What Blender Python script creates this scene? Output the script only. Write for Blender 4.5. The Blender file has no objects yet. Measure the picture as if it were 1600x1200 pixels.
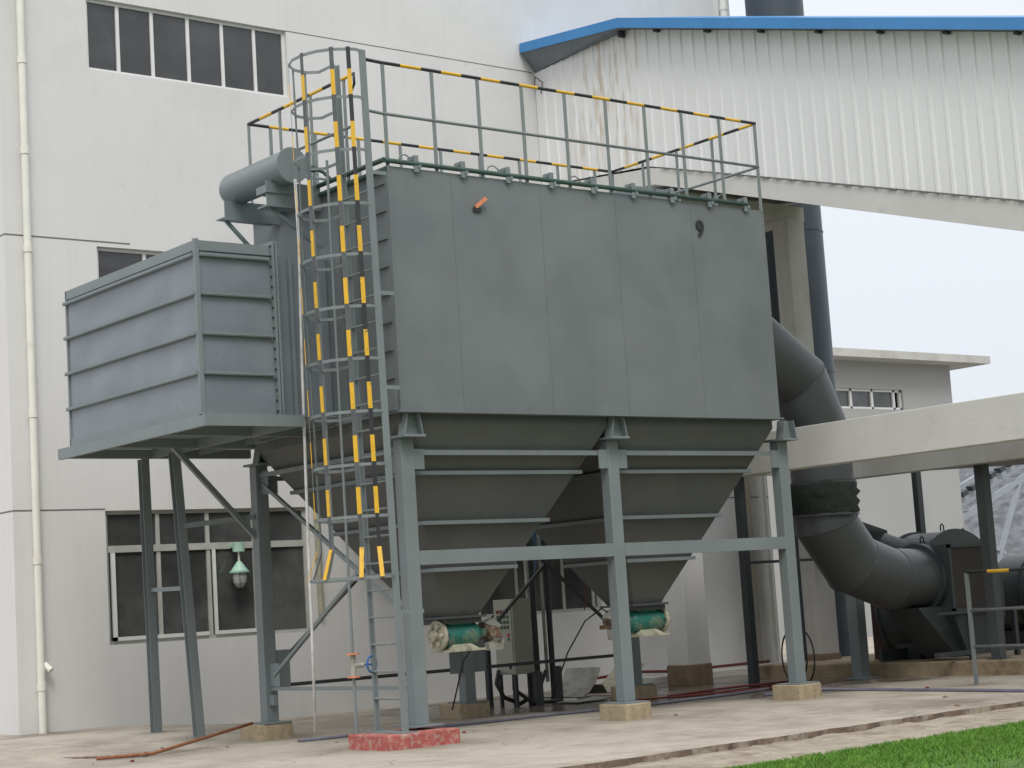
import bpy, math, random
from mathutils import Vector, Matrix, noise
random.seed(7)
rad = math.radians
S = bpy.context.scene
COL = S.collection

# ------------------------------------------------------------------ camera
cam_d = bpy.data.cameras.new('camera'); cam = bpy.data.objects.new('camera', cam_d); COL.objects.link(cam)
yaw, pitch, roll = 0.676988, 0.1205596, -0.0636857
f = Vector((math.sin(yaw)*math.cos(pitch), math.cos(yaw)*math.cos(pitch), math.sin(pitch)))
r0 = Vector((math.cos(yaw), -math.sin(yaw), 0)); u0 = r0.cross(f)
r1 = math.cos(roll)*r0 + math.sin(roll)*u0
u1 = -math.sin(roll)*r0 + math.cos(roll)*u0
M = Matrix((r1, u1, -f)).transposed().to_4x4(); M.translation = Vector((-13.52648, -18.91182, 1.6))
cam.matrix_world = M
cam_d.sensor_width = 36; cam_d.lens = 2846.99/1600*36; cam_d.clip_end = 3000; cam_d.clip_start = 0.2
S.camera = cam

# ------------------------------------------------------------------ light
SUN_EL, SUN_AZ = rad(52), rad(212)       # soft sun behind haze, from behind-left of the camera
w = bpy.data.worlds.new('World'); S.world = w; w.use_nodes = True
wt = w.node_tree; wt.nodes.clear()
out = wt.nodes.new('ShaderNodeOutputWorld'); bg = wt.nodes.new('ShaderNodeBackground')
sky = wt.nodes.new('ShaderNodeTexSky'); sky.sky_type = 'NISHITA'; sky.sun_disc = False
sky.sun_elevation = SUN_EL; sky.sun_rotation = SUN_AZ; sky.dust_density = 4; sky.air_density = 1.2
tc = wt.nodes.new('ShaderNodeTexCoord'); sep = wt.nodes.new('ShaderNodeSeparateXYZ')
ramp = wt.nodes.new('ShaderNodeValToRGB')
ramp.color_ramp.elements[0].position = 0.0; ramp.color_ramp.elements[0].color = (.70, .755, .815, 1)
ramp.color_ramp.elements[1].position = 1.0; ramp.color_ramp.elements[1].color = (1.35, 1.37, 1.41, 1)
e = ramp.color_ramp.elements.new(.30); e.color = (.82, .86, .90, 1)
mul = wt.nodes.new('ShaderNodeVectorMath'); mul.operation = 'SCALE'; mul.inputs['Scale'].default_value = 10
mix = wt.nodes.new('ShaderNodeMix'); mix.data_type = 'RGBA'; mix.inputs['Factor'].default_value = .92
wt.links.new(tc.outputs['Generated'], sep.inputs[0]); wt.links.new(sep.outputs['Z'], ramp.inputs[0])
wt.links.new(ramp.outputs[0], mul.inputs[0]); wt.links.new(sky.outputs[0], mix.inputs[6]); wt.links.new(mul.outputs[0], mix.inputs[7])
wt.links.new(mix.outputs[2], bg.inputs[0]); bg.inputs[1].default_value = .1
wt.links.new(bg.outputs[0], out.inputs[0])
sl = bpy.data.lights.new('sun', 'SUN'); sl.energy = 1.5; sl.angle = rad(25); sl.color = (1, .97, .93)
so = bpy.data.objects.new('sun', sl); COL.objects.link(so)
d = Vector((math.sin(SUN_AZ)*math.cos(SUN_EL), math.cos(SUN_AZ)*math.cos(SUN_EL), math.sin(SUN_EL)))
so.rotation_euler = d.to_track_quat('Z', 'Y').to_euler()
S.view_settings.view_transform = 'Standard'; S.view_settings.look = 'None'
S.view_settings.exposure = 0.20; S.view_settings.gamma = 1

# ------------------------------------------------------------------ materials
def mat(name, col, rough=.6, metal=0, var=.12, scale=3.0, col2=None, bump=0.0, bscale=40, streak=0.0, spec=.5, grime=None, gscale=1.2, glow=.45, gtop=.7):
    m = bpy.data.materials.new(name); m.use_nodes = True; t = m.node_tree; n = t.nodes; b = n['Principled BSDF']
    b.inputs['Roughness'].default_value = rough; b.inputs['Metallic'].default_value = metal
    b.inputs['Specular IOR Level'].default_value = spec
    co = n.new('ShaderNodeTexCoord')
    no = n.new('ShaderNodeTexNoise'); no.inputs['Scale'].default_value = scale; no.inputs['Detail'].default_value = 8; no.inputs['Roughness'].default_value = .6
    t.links.new(co.outputs['Object'], no.inputs['Vector'])
    mx = n.new('ShaderNodeMix'); mx.data_type = 'RGBA'
    a = [c*(1-var) for c in col]; c2 = col2 or [min(1, c*(1+var)) for c in col]
    mr = n.new('ShaderNodeMapRange'); mr.inputs[1].default_value = .3; mr.inputs[2].default_value = .7
    t.links.new(no.outputs['Fac'], mr.inputs[0]); t.links.new(mr.outputs[0], mx.inputs[0])
    mx.inputs[6].default_value = (*a, 1); mx.inputs[7].default_value = (*c2, 1)
    last = mx.outputs[2]
    if streak:
        mp = n.new('ShaderNodeMapping'); mp.inputs['Scale'].default_value = (5, 5, .25)
        n2 = n.new('ShaderNodeTexNoise'); n2.inputs['Scale'].default_value = 2.2; n2.inputs['Detail'].default_value = 5
        t.links.new(co.outputs['Object'], mp.inputs[0]); t.links.new(mp.outputs[0], n2.inputs['Vector'])
        m2 = n.new('ShaderNodeMapRange'); m2.inputs[1].default_value = .5; m2.inputs[2].default_value = .75; m2.inputs[4].default_value = streak
        t.links.new(n2.outputs['Fac'], m2.inputs[0])
        x2 = n.new('ShaderNodeMix'); x2.data_type = 'RGBA'; t.links.new(m2.outputs[0], x2.inputs[0]); t.links.new(last, x2.inputs[6])
        x2.inputs[7].default_value = (*[c*.62 for c in col], 1); last = x2.outputs[2]
    if grime:
        n3 = n.new('ShaderNodeTexNoise'); n3.inputs['Scale'].default_value = gscale; n3.inputs['Detail'].default_value = 10; n3.inputs['Roughness'].default_value = .65
        t.links.new(co.outputs['Object'], n3.inputs['Vector'])
        m3 = n.new('ShaderNodeMapRange'); m3.inputs[1].default_value = glow; m3.inputs[2].default_value = gtop
        t.links.new(n3.outputs['Fac'], m3.inputs[0])
        x3 = n.new('ShaderNodeMix'); x3.data_type = 'RGBA'; t.links.new(m3.outputs[0], x3.inputs[0]); t.links.new(last, x3.inputs[6])
        x3.inputs[7].default_value = (*grime, 1); last = x3.outputs[2]
    t.links.new(last, b.inputs['Base Color'])
    rr = n.new('ShaderNodeMapRange'); rr.inputs[3].default_value = max(.02, rough-.1); rr.inputs[4].default_value = min(1, rough+.1)
    t.links.new(no.outputs['Fac'], rr.inputs[0]); t.links.new(rr.outputs[0], b.inputs['Roughness'])
    if bump:
        nb = n.new('ShaderNodeTexNoise'); nb.inputs['Scale'].default_value = bscale; nb.inputs['Detail'].default_value = 6
        t.links.new(co.outputs['Object'], nb.inputs['Vector'])
        bp = n.new('ShaderNodeBump'); bp.inputs['Strength'].default_value = bump; bp.inputs['Distance'].default_value = .02
        t.links.new(nb.outputs['Fac'], bp.inputs['Height']); t.links.new(bp.outputs[0], b.inputs['Normal'])
    return m

STEEL = mat('grey_paint', (.186, .216, .222), .5, var=.09, scale=1.3, bump=.08, bscale=3, streak=.10)
PANEL = mat('panel_paint', (.152, .171, .176), .5, var=.10, scale=.7, bump=.22, bscale=1.4, streak=.10, grime=(.175, .190, .190), gscale=.7, glow=.45, gtop=.75)
SHEET = mat('thin_sheet_paint', (.185, .212, .238), .36, var=.07, scale=1.2, bump=.45, bscale=1.1, streak=.12)
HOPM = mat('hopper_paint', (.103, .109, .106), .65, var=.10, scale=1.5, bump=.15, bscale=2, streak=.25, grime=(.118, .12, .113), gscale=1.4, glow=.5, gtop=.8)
DUCTM = mat('duct_paint', (.066, .073, .077), .42, var=.10, scale=1.3, bump=.12, bscale=1.5, streak=.15)
DARKST = mat('dark_steel', (.035, .042, .047), .5, var=.15, scale=3)
STACKM = mat('stack_paint', (.042, .056, .072), .45, var=.12, scale=1.0, streak=.3)
FANM = mat('fan_paint', (.040, .050, .052), .45, var=.18, scale=2.5, streak=.2)
BROWN = mat('brown_plate', (.032, .021, .014), .6, var=.3, scale=4)
PLAST = mat('white_render', (.665, .66, .645), .85, var=.035, scale=.5, bump=.12, bscale=30, streak=.09, grime=(.56, .55, .525), gscale=.35, glow=.5, gtop=.85)
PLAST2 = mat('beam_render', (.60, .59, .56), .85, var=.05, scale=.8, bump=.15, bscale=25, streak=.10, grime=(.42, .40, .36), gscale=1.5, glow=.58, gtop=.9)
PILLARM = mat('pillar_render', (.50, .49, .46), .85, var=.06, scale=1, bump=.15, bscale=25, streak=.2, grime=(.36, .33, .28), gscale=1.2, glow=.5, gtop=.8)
RAWBASE = mat('bare_mortar', (.22, .16, .11), .95, var=.25, scale=5, bump=.4, bscale=30)
JOINT = mat('groove_dark', (.16, .15, .14), .9)
GLASS = mat('window_glass', (.050, .050, .052), .06, var=.35, scale=.6, spec=.6, bump=.03, bscale=2, grime=(.08, .08, .08), gscale=1.3, glow=.5, gtop=.8)
GLASS2 = mat('dusty_glass', (.072, .074, .073), .12, var=.4, scale=.9, spec=.6, bump=.04, bscale=2, grime=(.125, .13, .12), gscale=.9, glow=.48, gtop=.75)
FRAMEW = mat('white_frame', (.70, .70, .68), .5, var=.05)
FRAMED = mat('dull_frame', (.42, .42, .39), .6, var=.12, scale=4)
PVC = mat('pvc_pipe', (.74, .73, .66), .45, var=.05, scale=2, grime=(.6, .56, .45), gscale=3, glow=.6, gtop=.8)
YEL = mat('yellow_paint', (.72, .42, .025), .45, var=.08, scale=8, grime=(.5, .3, .06), gscale=9, glow=.55, gtop=.8)
BLK = mat('black_paint', (.022, .023, .027), .5, var=.2, scale=8)
DGREY = mat('stripe_grey', (.085, .095, .10), .5, var=.2, scale=8)
RAILG = mat('rail_grey', (.19, .215, .215), .5, var=.1, scale=5)
GREENR = mat('green_seal', (.035, .075, .062), .6, var=.3, scale=6)
BLUE = mat('blue_sheet', (.045, .22, .50), .4, var=.08, scale=1.5, streak=.12)
SOFF = mat('soffit_grey', (.16, .18, .20), .7, var=.12)
CONC = mat('footing_concrete', (.38, .31, .20), .95, var=.2, scale=6, bump=.5, bscale=35, grime=(.20, .16, .11), gscale=5, glow=.5, gtop=.75)
REDP = mat('red_footing', (.40, .10, .085), .9, var=.2, scale=7, bump=.6, bscale=50, grime=(.45, .33, .28), gscale=11, glow=.48, gtop=.66)
TEAL = mat('teal_motor', (.02, .16, .13), .4, var=.2, scale=6, grime=(.30, .27, .17), gscale=4, glow=.5, gtop=.7)
CREAM = mat('cream_paint', (.46, .44, .33), .6, var=.2, scale=8, grime=(.15, .13, .1), gscale=10, glow=.5, gtop=.75)
RUSTM = mat('rusty_iron', (.14, .07, .045), .85, var=.3, scale=12, grime=(.3, .27, .22), gscale=15)
ORRUST = mat('orange_rust', (.28, .11, .05), .85, var=.3, scale=14, grime=(.2, .08, .04), gscale=9)
REDST = mat('dark_red_paint', (.14, .02, .02), .7, var=.3, scale=5)
CAB = mat('cabinet_beige', (.34, .35, .29), .5, var=.06, scale=3)
MINT = mat('mint_enamel', (.36, .56, .45), .4, var=.08)
GLOBE = mat('lamp_globe', (.36, .36, .36), .15, var=.3, scale=20)
BLUEW = mat('blue_wheel', (.03, .12, .33), .5, var=.15, scale=20)
ORANGE = mat('orange_paint', (.62, .22, .10), .5, var=.15, scale=20)
CANV = mat('canvas_green', (.018, .026, .022), .95, var=.4, scale=9, bump=.8, bscale=14)
TIN = mat('galvanised_scrap', (.36, .37, .34), .5, var=.15, scale=3, grime=(.2, .17, .12), gscale=4)
RUBBER = mat('black_rubber', (.02, .02, .02), .6)
HOSEB = mat('grey_blue_pipe', (.14, .14, .18), .6, var=.2, scale=5)
HEAPM = mat('gravel', (.125, .13, .14), .95, var=.5, scale=2.2, bump=.5, bscale=3)
CURTAIN = mat('blue_curtain', (.08, .16, .27), .8)
REDBTN = mat('red_button', (.5, .03, .02), .4)
WHITEROPE = mat('white_hose', (.62, .62, .62), .5, var=.08, scale=4, grime=(.4, .38, .33), gscale=6)

def freckles(m, col, scale, lo, hi, amt):
    t = m.node_tree; n = t.nodes; b = n['Principled BSDF']; src = b.inputs['Base Color'].links[0].from_socket
    co = n.new('ShaderNodeTexCoord'); nz = n.new('ShaderNodeTexNoise'); nz.inputs['Scale'].default_value = scale; nz.inputs['Detail'].default_value = 2; t.links.new(co.outputs['Object'], nz.inputs['Vector'])
    mr = n.new('ShaderNodeMapRange'); mr.inputs[1].default_value = lo; mr.inputs[2].default_value = hi; mr.inputs[4].default_value = amt; t.links.new(nz.outputs['Fac'], mr.inputs[0])
    x = n.new('ShaderNodeMix'); x.data_type = 'RGBA'; t.links.new(mr.outputs[0], x.inputs[0]); t.links.new(src, x.inputs[6]); x.inputs[7].default_value = (*col, 1); t.links.new(x.outputs[2], b.inputs['Base Color'])
freckles(PANEL, (.23, .17, .11), 7, .71, .76, .5); freckles(PANEL, (.20, .222, .228), 1.1, .5, .75, .4); freckles(PANEL, (.12, .135, .14), 1.7, .58, .8, .3)
freckles(SHEET, (.10, .09, .08), 9, .70, .76, .5); freckles(SHEET, (.24, .26, .28), 1.3, .52, .72, .5)
freckles(STEEL, (.17, .12, .09), 10, .70, .76, .6); freckles(YEL, (.10, .10, .09), 22, .66, .72, .7)
freckles(PLAST, (.50, .47, .41), 5, .72, .78, .35)
# corrugated cladding with its own rust stains near the head
CLAD = mat('white_cladding', (.74, .74, .73), .45, var=.03, scale=.6, streak=.04)
t = CLAD.node_tree; n = t.nodes; b = n['Principled BSDF']
src = b.inputs['Base Color'].links[0].from_socket
co = n.new('ShaderNodeTexCoord'); mp = n.new('ShaderNodeMapping'); mp.inputs['Scale'].default_value = (1, 6, .9)
t.links.new(co.outputs['Object'], mp.inputs[0])
nz = n.new('ShaderNodeTexNoise'); nz.inputs['Scale'].default_value = 1.3; nz.inputs['Detail'].default_value = 7
t.links.new(mp.outputs[0], nz.inputs['Vector'])
r1_ = n.new('ShaderNodeMapRange'); r1_.inputs[1].default_value = .50; r1_.inputs[2].default_value = .68; r1_.inputs[4].default_value = .62
t.links.new(nz.outputs['Fac'], r1_.inputs[0])
sx = n.new('ShaderNodeSeparateXYZ'); t.links.new(co.outputs['Object'], sx.inputs[0])
gA = n.new('ShaderNodeMapRange'); gA.inputs[1].default_value = 2.9; gA.inputs[2].default_value = 3.3
gB = n.new('ShaderNodeMapRange'); gB.inputs[1].default_value = 5.5; gB.inputs[2].default_value = 4.7
t.links.new(sx.outputs['Y'], gA.inputs[0]); t.links.new(sx.outputs['Y'], gB.inputs[0])
m1 = n.new('ShaderNodeMath'); m1.operation = 'MULTIPLY'; t.links.new(gA.outputs[0], m1.inputs[0]); t.links.new(gB.outputs[0], m1.inputs[1])
m2 = n.new('ShaderNodeMath'); m2.operation = 'MULTIPLY'; t.links.new(m1.outputs[0], m2.inputs[0]); t.links.new(r1_.outputs[0], m2.inputs[1])
xx = n.new('ShaderNodeMix'); xx.data_type = 'RGBA'; t.links.new(m2.outputs[0], xx.inputs[0]); t.links.new(src, xx.inputs[6])
xx.inputs[7].default_value = (.42, .30, .16, 1); t.links.new(xx.outputs[2], b.inputs['Base Color'])

def wear_and_contact_shade(m, spots, crack=True):  # spots paint contact shade and grime into the colour; then cracks and flecks
    t = m.node_tree; n = t.nodes; b = n['Principled BSDF']; src = b.inputs['Base Color'].links[0].from_socket
    co = n.new('ShaderNodeTexCoord'); last = None
    nz = n.new('ShaderNodeTexNoise'); nz.inputs['Scale'].default_value = 2.5; nz.inputs['Detail'].default_value = 8; t.links.new(co.outputs['Object'], nz.inputs['Vector'])
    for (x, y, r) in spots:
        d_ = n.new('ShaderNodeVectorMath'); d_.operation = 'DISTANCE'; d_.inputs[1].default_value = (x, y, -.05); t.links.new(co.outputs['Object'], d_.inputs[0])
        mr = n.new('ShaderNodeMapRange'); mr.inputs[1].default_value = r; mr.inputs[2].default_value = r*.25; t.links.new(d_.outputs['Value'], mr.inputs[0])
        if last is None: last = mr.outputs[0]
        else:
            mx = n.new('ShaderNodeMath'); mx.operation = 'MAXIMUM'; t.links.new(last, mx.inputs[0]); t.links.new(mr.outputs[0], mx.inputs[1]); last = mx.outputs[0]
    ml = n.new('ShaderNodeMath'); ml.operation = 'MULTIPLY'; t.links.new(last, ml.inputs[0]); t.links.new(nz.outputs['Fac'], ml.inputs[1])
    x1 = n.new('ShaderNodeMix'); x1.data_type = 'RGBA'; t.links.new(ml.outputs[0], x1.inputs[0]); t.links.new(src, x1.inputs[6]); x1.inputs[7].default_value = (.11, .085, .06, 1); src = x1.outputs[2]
    if crack:
        n2 = n.new('ShaderNodeTexNoise'); n2.inputs['Scale'].default_value = 1.1; n2.inputs['Detail'].default_value = 5; t.links.new(co.outputs['Object'], n2.inputs['Vector'])
        av = n.new('ShaderNodeVectorMath'); av.operation = 'MULTIPLY_ADD'; av.inputs[1].default_value = (.9, .9, .9); t.links.new(n2.outputs['Color'], av.inputs[0]); t.links.new(co.outputs['Object'], av.inputs[2])
        vo = n.new('ShaderNodeTexVoronoi'); vo.feature = 'DISTANCE_TO_EDGE'; vo.inputs['Scale'].default_value = .33; t.links.new(av.outputs[0], vo.inputs['Vector'])
        cr = n.new('ShaderNodeMapRange'); cr.inputs[1].default_value = .006; cr.inputs[2].default_value = .0; cr.inputs[4].default_value = .6; t.links.new(vo.outputs['Distance'], cr.inputs[0])
        x2 = n.new('ShaderNodeMix'); x2.data_type = 'RGBA'; t.links.new(cr.outputs[0], x2.inputs[0]); t.links.new(src, x2.inputs[6]); x2.inputs[7].default_value = (.12, .09, .07, 1); src = x2.outputs[2]
        n3 = n.new('ShaderNodeTexNoise'); n3.inputs['Scale'].default_value = 14; n3.inputs['Detail'].default_value = 3; t.links.new(co.outputs['Object'], n3.inputs['Vector'])
        m3 = n.new('ShaderNodeMapRange'); m3.inputs[1].default_value = .66; m3.inputs[2].default_value = .72; m3.inputs[4].default_value = .55; t.links.new(n3.outputs['Fac'], m3.inputs[0])
        x3 = n.new('ShaderNodeMix'); x3.data_type = 'RGBA'; t.links.new(m3.outputs[0], x3.inputs[0]); t.links.new(src, x3.inputs[6]); x3.inputs[7].default_value = (.17, .13, .10, 1); src = x3.outputs[2]
    t.links.new(src, b.inputs['Base Color'])
# apron concrete: pale, with broad dirt stains and a damp brown zone below the collector
APRON = mat('apron_concrete', (.42, .372, .31), .9, var=.12, scale=1.6, bump=.3, bscale=22, grime=(.26, .225, .175), gscale=.75, glow=.46, gtop=.70)
t = APRON.node_tree; n = t.nodes; b = n['Principled BSDF']
src = b.inputs['Base Color'].links[0].from_socket; rsrc = b.inputs['Roughness'].links[0].from_socket
co = n.new('ShaderNodeTexCoord'); nz = n.new('ShaderNodeTexNoise'); nz.inputs['Scale'].default_value = .55; nz.inputs['Detail'].default_value = 6
t.links.new(co.outputs['Object'], nz.inputs['Vector'])
ds = n.new('ShaderNodeVectorMath'); ds.operation = 'SUBTRACT'; ds.inputs[1].default_value = (8.3, 4.3, 0)
t.links.new(co.outputs['Object'], ds.inputs[0])
ds2 = n.new('ShaderNodeVectorMath'); ds2.operation = 'MULTIPLY'; ds2.inputs[1].default_value = (.19, .27, 0); t.links.new(ds.outputs[0], ds2.inputs[0])
ln = n.new('ShaderNodeVectorMath'); ln.operation = 'LENGTH'; t.links.new(ds2.outputs[0], ln.inputs[0])
ad = n.new('ShaderNodeMath'); ad.operation = 'ADD'; t.links.new(ln.outputs['Value'], ad.inputs[0]); t.links.new(nz.outputs['Fac'], ad.inputs[1])
wr = n.new('ShaderNodeMapRange'); wr.inputs[1].default_value = 1.62; wr.inputs[2].default_value = 1.38; t.links.new(ad.outputs[0], wr.inputs[0])
xx = n.new('ShaderNodeMix'); xx.data_type = 'RGBA'; t.links.new(wr.outputs[0], xx.inputs[0]); t.links.new(src, xx.inputs[6]); xx.inputs[7].default_value = (.13, .105, .08, 1)
t.links.new(xx.outputs[2], b.inputs['Base Color'])
xr = n.new('ShaderNodeMix'); xr.data_type = 'FLOAT'; t.links.new(wr.outputs[0], xr.inputs[0]); t.links.new(rsrc, xr.inputs[2]); xr.inputs[3].default_value = .22
t.links.new(xr.outputs[0], b.inputs['Roughness'])
wear_and_contact_shade(APRON, [(-.4, .05, 1.3), (3.36, .1, .9), (6.8, .1, 1.0), (-.15, 3.7, .9), (3.3, 3.7, 1.1), (6.8, 3.7, 1.2), (-1.6, 8.0, 1.1), (-1.0, 5.4, .5), (-.95, 4.3, .5), (9.4, -1.2, .5), (11.2, 2.6, 1.0), (-2.2, 3.2, 1.1), (6.0, -3.2, 1.5)])  # painted contact shade with grime round footings, legs and posts
STRIPM = mat('mortar_strip', (.33, .285, .225), .95, var=.25, scale=4, bump=1.0, bscale=14, grime=(.19, .15, .11), gscale=2.5, glow=.5, gtop=.7)
GUTM = mat('gutter_dirt', (.17, .125, .09), .95, var=.35, scale=5, bump=.5, bscale=20, grime=(.32, .28, .22), gscale=2.5, glow=.47, gtop=.6)
FARG = mat('yard_ground', (.30, .29, .27), .95, var=.12, scale=.2)
SOIL = mat('grass_soil', (.065, .15, .02), .95, var=.35, scale=7, bump=.6, bscale=60, grime=(.09, .12, .03), gscale=1.2, glow=.5, gtop=.8)
GRASSM = mat('grass_blade', (.115, .245, .036), .7, var=.2, scale=2.2, spec=.2, grime=(.21, .25, .075), gscale=2.2, glow=.55, gtop=.75)
PUDM = mat('puddle_water', (.045, .036, .028), .08, var=.2, scale=2, spec=.6)

# ------------------------------------------------------------------ mesh helpers
ORG = {}
def zg(x, y):                                   # the apron rises a little towards the left rear
    def s(v, a, c):
        v = max(0, min(1, (v-a)/(c-a))); return v*v*(3-2*v)
    return -.05 + .15*s(y, 3.6, 5.2)*s(-x, -2.0, .6)

class MB:
    def __init__(s): s.v = []; s.f = []; s.mi = []; s.sm = []
    def add(s, vs, fs, mi=0, smooth=False):
        k = len(s.v); s.v += [tuple(v) for v in vs]
        for q in fs: s.f.append(tuple(i+k for i in q)); s.mi.append(mi); s.sm.append(smooth)
        return s
    def box(s, x0, x1, y0, y1, z0, z1, mi=0):
        return s.add([(x0,y0,z0),(x1,y0,z0),(x1,y1,z0),(x0,y1,z0),(x0,y0,z1),(x1,y0,z1),(x1,y1,z1),(x0,y1,z1)],
            [(0,3,2,1),(4,5,6,7),(0,1,5,4),(1,2,6,5),(2,3,7,6),(3,0,4,7)], mi)
    def bar(s, p, q, w, h, up=(0,0,1), mi=0):   # rectangular bar; w sideways, h along up
        p = Vector(p); q = Vector(q); d = (q-p).normalized(); up = Vector(up)
        sd = d.cross(up)
        if sd.length < 1e-4: sd = d.cross(Vector((1,0,0)))
        sd.normalize(); up = sd.cross(d).normalized()
        vs = []
        for c in (p, q):
            for a, b_ in ((-1,-1),(1,-1),(1,1),(-1,1)): vs.append(c + sd*a*w/2 + up*b_*h/2)
        return s.add(vs, [(0,1,2,3),(7,6,5,4),(0,4,5,1),(1,5,6,2),(2,6,7,3),(3,7,4,0)], mi)
    def cyl(s, p, q, r, n=16, r2=None, mi=0, caps=True, smooth=True):
        p = Vector(p); q = Vector(q); d = (q-p).normalized(); a = d.orthogonal().normalized(); c = d.cross(a)
        r2 = r if r2 is None else r2; vs = []
        for cc, rr in ((p, r), (q, r2)):
            for i in range(n):
                t_ = 2*math.pi*i/n; vs.append(cc + (a*math.cos(t_) + c*math.sin(t_))*rr)
        s.add(vs, [(i, (i+1) % n, n+(i+1) % n, n+i) for i in range(n)], mi, smooth)
        if caps: s.add(vs, [tuple(range(n-1, -1, -1)), tuple(range(n, 2*n))], mi)
        return s
    def tube(s, path, r, n=10, mi=0, closed=False, mis=None, split=False):
        P_ = [Vector(p) for p in path]; m = len(P_); vs = []; a = None
        for i, p in enumerate(P_):
            if closed: tn = (P_[(i+1) % m]-P_[i-1]).normalized()
            else: tn = ((P_[min(i+1, m-1)]-p).normalized() + (p-P_[max(i-1, 0)]).normalized()).normalized()
            if a is None: a = tn.orthogonal().normalized()
            a = (a - tn*a.dot(tn)).normalized(); c = tn.cross(a)
            k = 1.0
            if 0 < i < m-1:
                cs = (P_[i+1]-p).normalized().dot(tn); k = 1/max(cs, .5)
            if 0 < i < m-1 and k > 1.001:      # mitre: stretch in the bending plane
                bend = ((P_[i+1]-p).normalized() - (p-P_[i-1]).normalized())
                bend = (bend - tn*bend.dot(tn)); bend.normalize()
            else: bend = None
            for j in range(n):
                t_ = 2*math.pi*j/n; o = (a*math.cos(t_) + c*math.sin(t_))*r
                if bend: o = o + bend*o.dot(bend)*(k-1)
                vs.append(p+o)
        seg = m if closed else m-1
        for i in range(seg):
            i2 = (i+1) % m
            s.add([], [], 0)
        if split:
            for i in range(seg):
                s.add(vs[i*n:(i+2)*n], [(j, (j+1) % n, n+(j+1) % n, n+j) for j in range(n)], mi, True)
            return s
        k0 = len(s.v); s.v += [tuple(v) for v in vs]
        for i in range(seg):
            i2 = (i+1) % m
            for j in range(n):
                s.f.append((k0+i*n+j, k0+i*n+(j+1) % n, k0+i2*n+(j+1) % n, k0+i2*n+j)); s.mi.append(mis[i] if mis else mi); s.sm.append(True)
        if not closed:
            s.f.append(tuple(k0+j for j in range(n-1, -1, -1))); s.mi.append(mi); s.sm.append(False)
            s.f.append(tuple(k0+(m-1)*n+j for j in range(n))); s.mi.append(mi); s.sm.append(False)
        return s
    def prism(s, pts, dvec, mi=0):              # polygon pts extruded by dvec
        n = len(pts); dv = Vector(dvec); vs = [Vector(p) for p in pts] + [Vector(p)+dv for p in pts]
        return s.add(vs, [tuple(range(n-1, -1, -1)), tuple(range(n, 2*n))] + [(i, (i+1) % n, n+(i+1) % n, n+i) for i in range(n)], mi)
    def build(s, name, mats, parent=None, bevel=0):
        if not isinstance(mats, (list, tuple)): mats = [mats]
        o0 = Vector(ORG.get(parent.name, (0,0,0))) if parent else Vector((0,0,0))
        me = bpy.data.meshes.new(name); me.from_pydata([tuple(Vector(v)-o0) for v in s.v], [], s.f)
        for m in mats: me.materials.append(m)
        me.polygons.foreach_set('material_index', s.mi); me.polygons.foreach_set('use_smooth', s.sm)
        me.update()
        import bmesh
        bm = bmesh.new(); bm.from_mesh(me); bmesh.ops.recalc_face_normals(bm, faces=bm.faces); bm.to_mesh(me); bm.free()
        o = bpy.data.objects.new(name, me); COL.objects.link(o)
        if parent: o.parent = parent; ORG[o.name] = tuple(o0)
        if bevel:
            bv = o.modifiers.new('bevel', 'BEVEL'); bv.width = bevel; bv.segments = 2; bv.limit_method = 'ANGLE'
        return o

def thing(name, label, cat, loc, group=None):
    o = bpy.data.objects.new(name, None); COL.objects.link(o); o.location = loc; o.empty_display_size = .2
    o['label'] = label; o['category'] = cat
    if group: o['group'] = group
    ORG[o.name] = tuple(loc); return o
def tag(o, label, cat, group=None):
    o['label'] = label; o['category'] = cat
    if group: o['group'] = group
    return o
def struct(o, kind='structure'): o['kind'] = kind; return o
def recentre(o, loc):                           # give a one-mesh thing its origin at its base
    for v in o.data.vertices: v.co -= Vector(loc)
    o.location = loc; return o
def dup(root, loc, label=None):
    c = root.copy(); COL.objects.link(c); c.location = loc
    if label: c['label'] = label
    for ch in list(root.children):
        k = ch.copy(); COL.objects.link(k); k.parent = c
        for g in ch.children:
            h = g.copy(); COL.objects.link(h); h.parent = k
    return c

# ================================================================== SETTING
# far yard ground
g = MB()
xs = [-600, -120, -40, -15, 60, 200, 700]; ys = [-600, -120, -40, 8, 60, 200, 900]
for i in range(6):
    for j in range(6): g.add([(xs[i],ys[j],-.24),(xs[i+1],ys[j],-.24),(xs[i+1],ys[j+1],-.24),(xs[i],ys[j+1],-.24)], [(0,1,2,3)])
struct(g.build('ground', FARG))
# concrete apron with an uneven broken front edge
g = MB(); NX, NY = 520, 60; X0, X1 = -22, 30
def edge_a(x): return -4.46 + .045*x + .10*noise.noise(Vector((x*.9, 3, 0))) + .05*noise.noise(Vector((x*4, 9, 0))) + .02*noise.noise(Vector((x*14, 2, 0)))
vs = []
for i in range(NX+1):
    x = X0 + (X1-X0)*i/NX; ya = edge_a(x)
    for j in range(NY+1):
        y = ya + (30-ya)*(j/NY)**1.4; vs.append((x, y, zg(x, y)))
fs = [(i*(NY+1)+j, (i+1)*(NY+1)+j, (i+1)*(NY+1)+j+1, i*(NY+1)+j+1) for i in range(NX) for j in range(NY)]
g.add(vs, fs, 0, True)
g.add([(X0+(X1-X0)*i/NX, edge_a(X0+(X1-X0)*i/NX), z) for i in range(NX+1) for z in (-.05, -.22)], [(2*i, 2*i+2, 2*i+3, 2*i+1) for i in range(NX)], 1)
struct(g.build('concrete_apron', [APRON, GUTM]))
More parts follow.
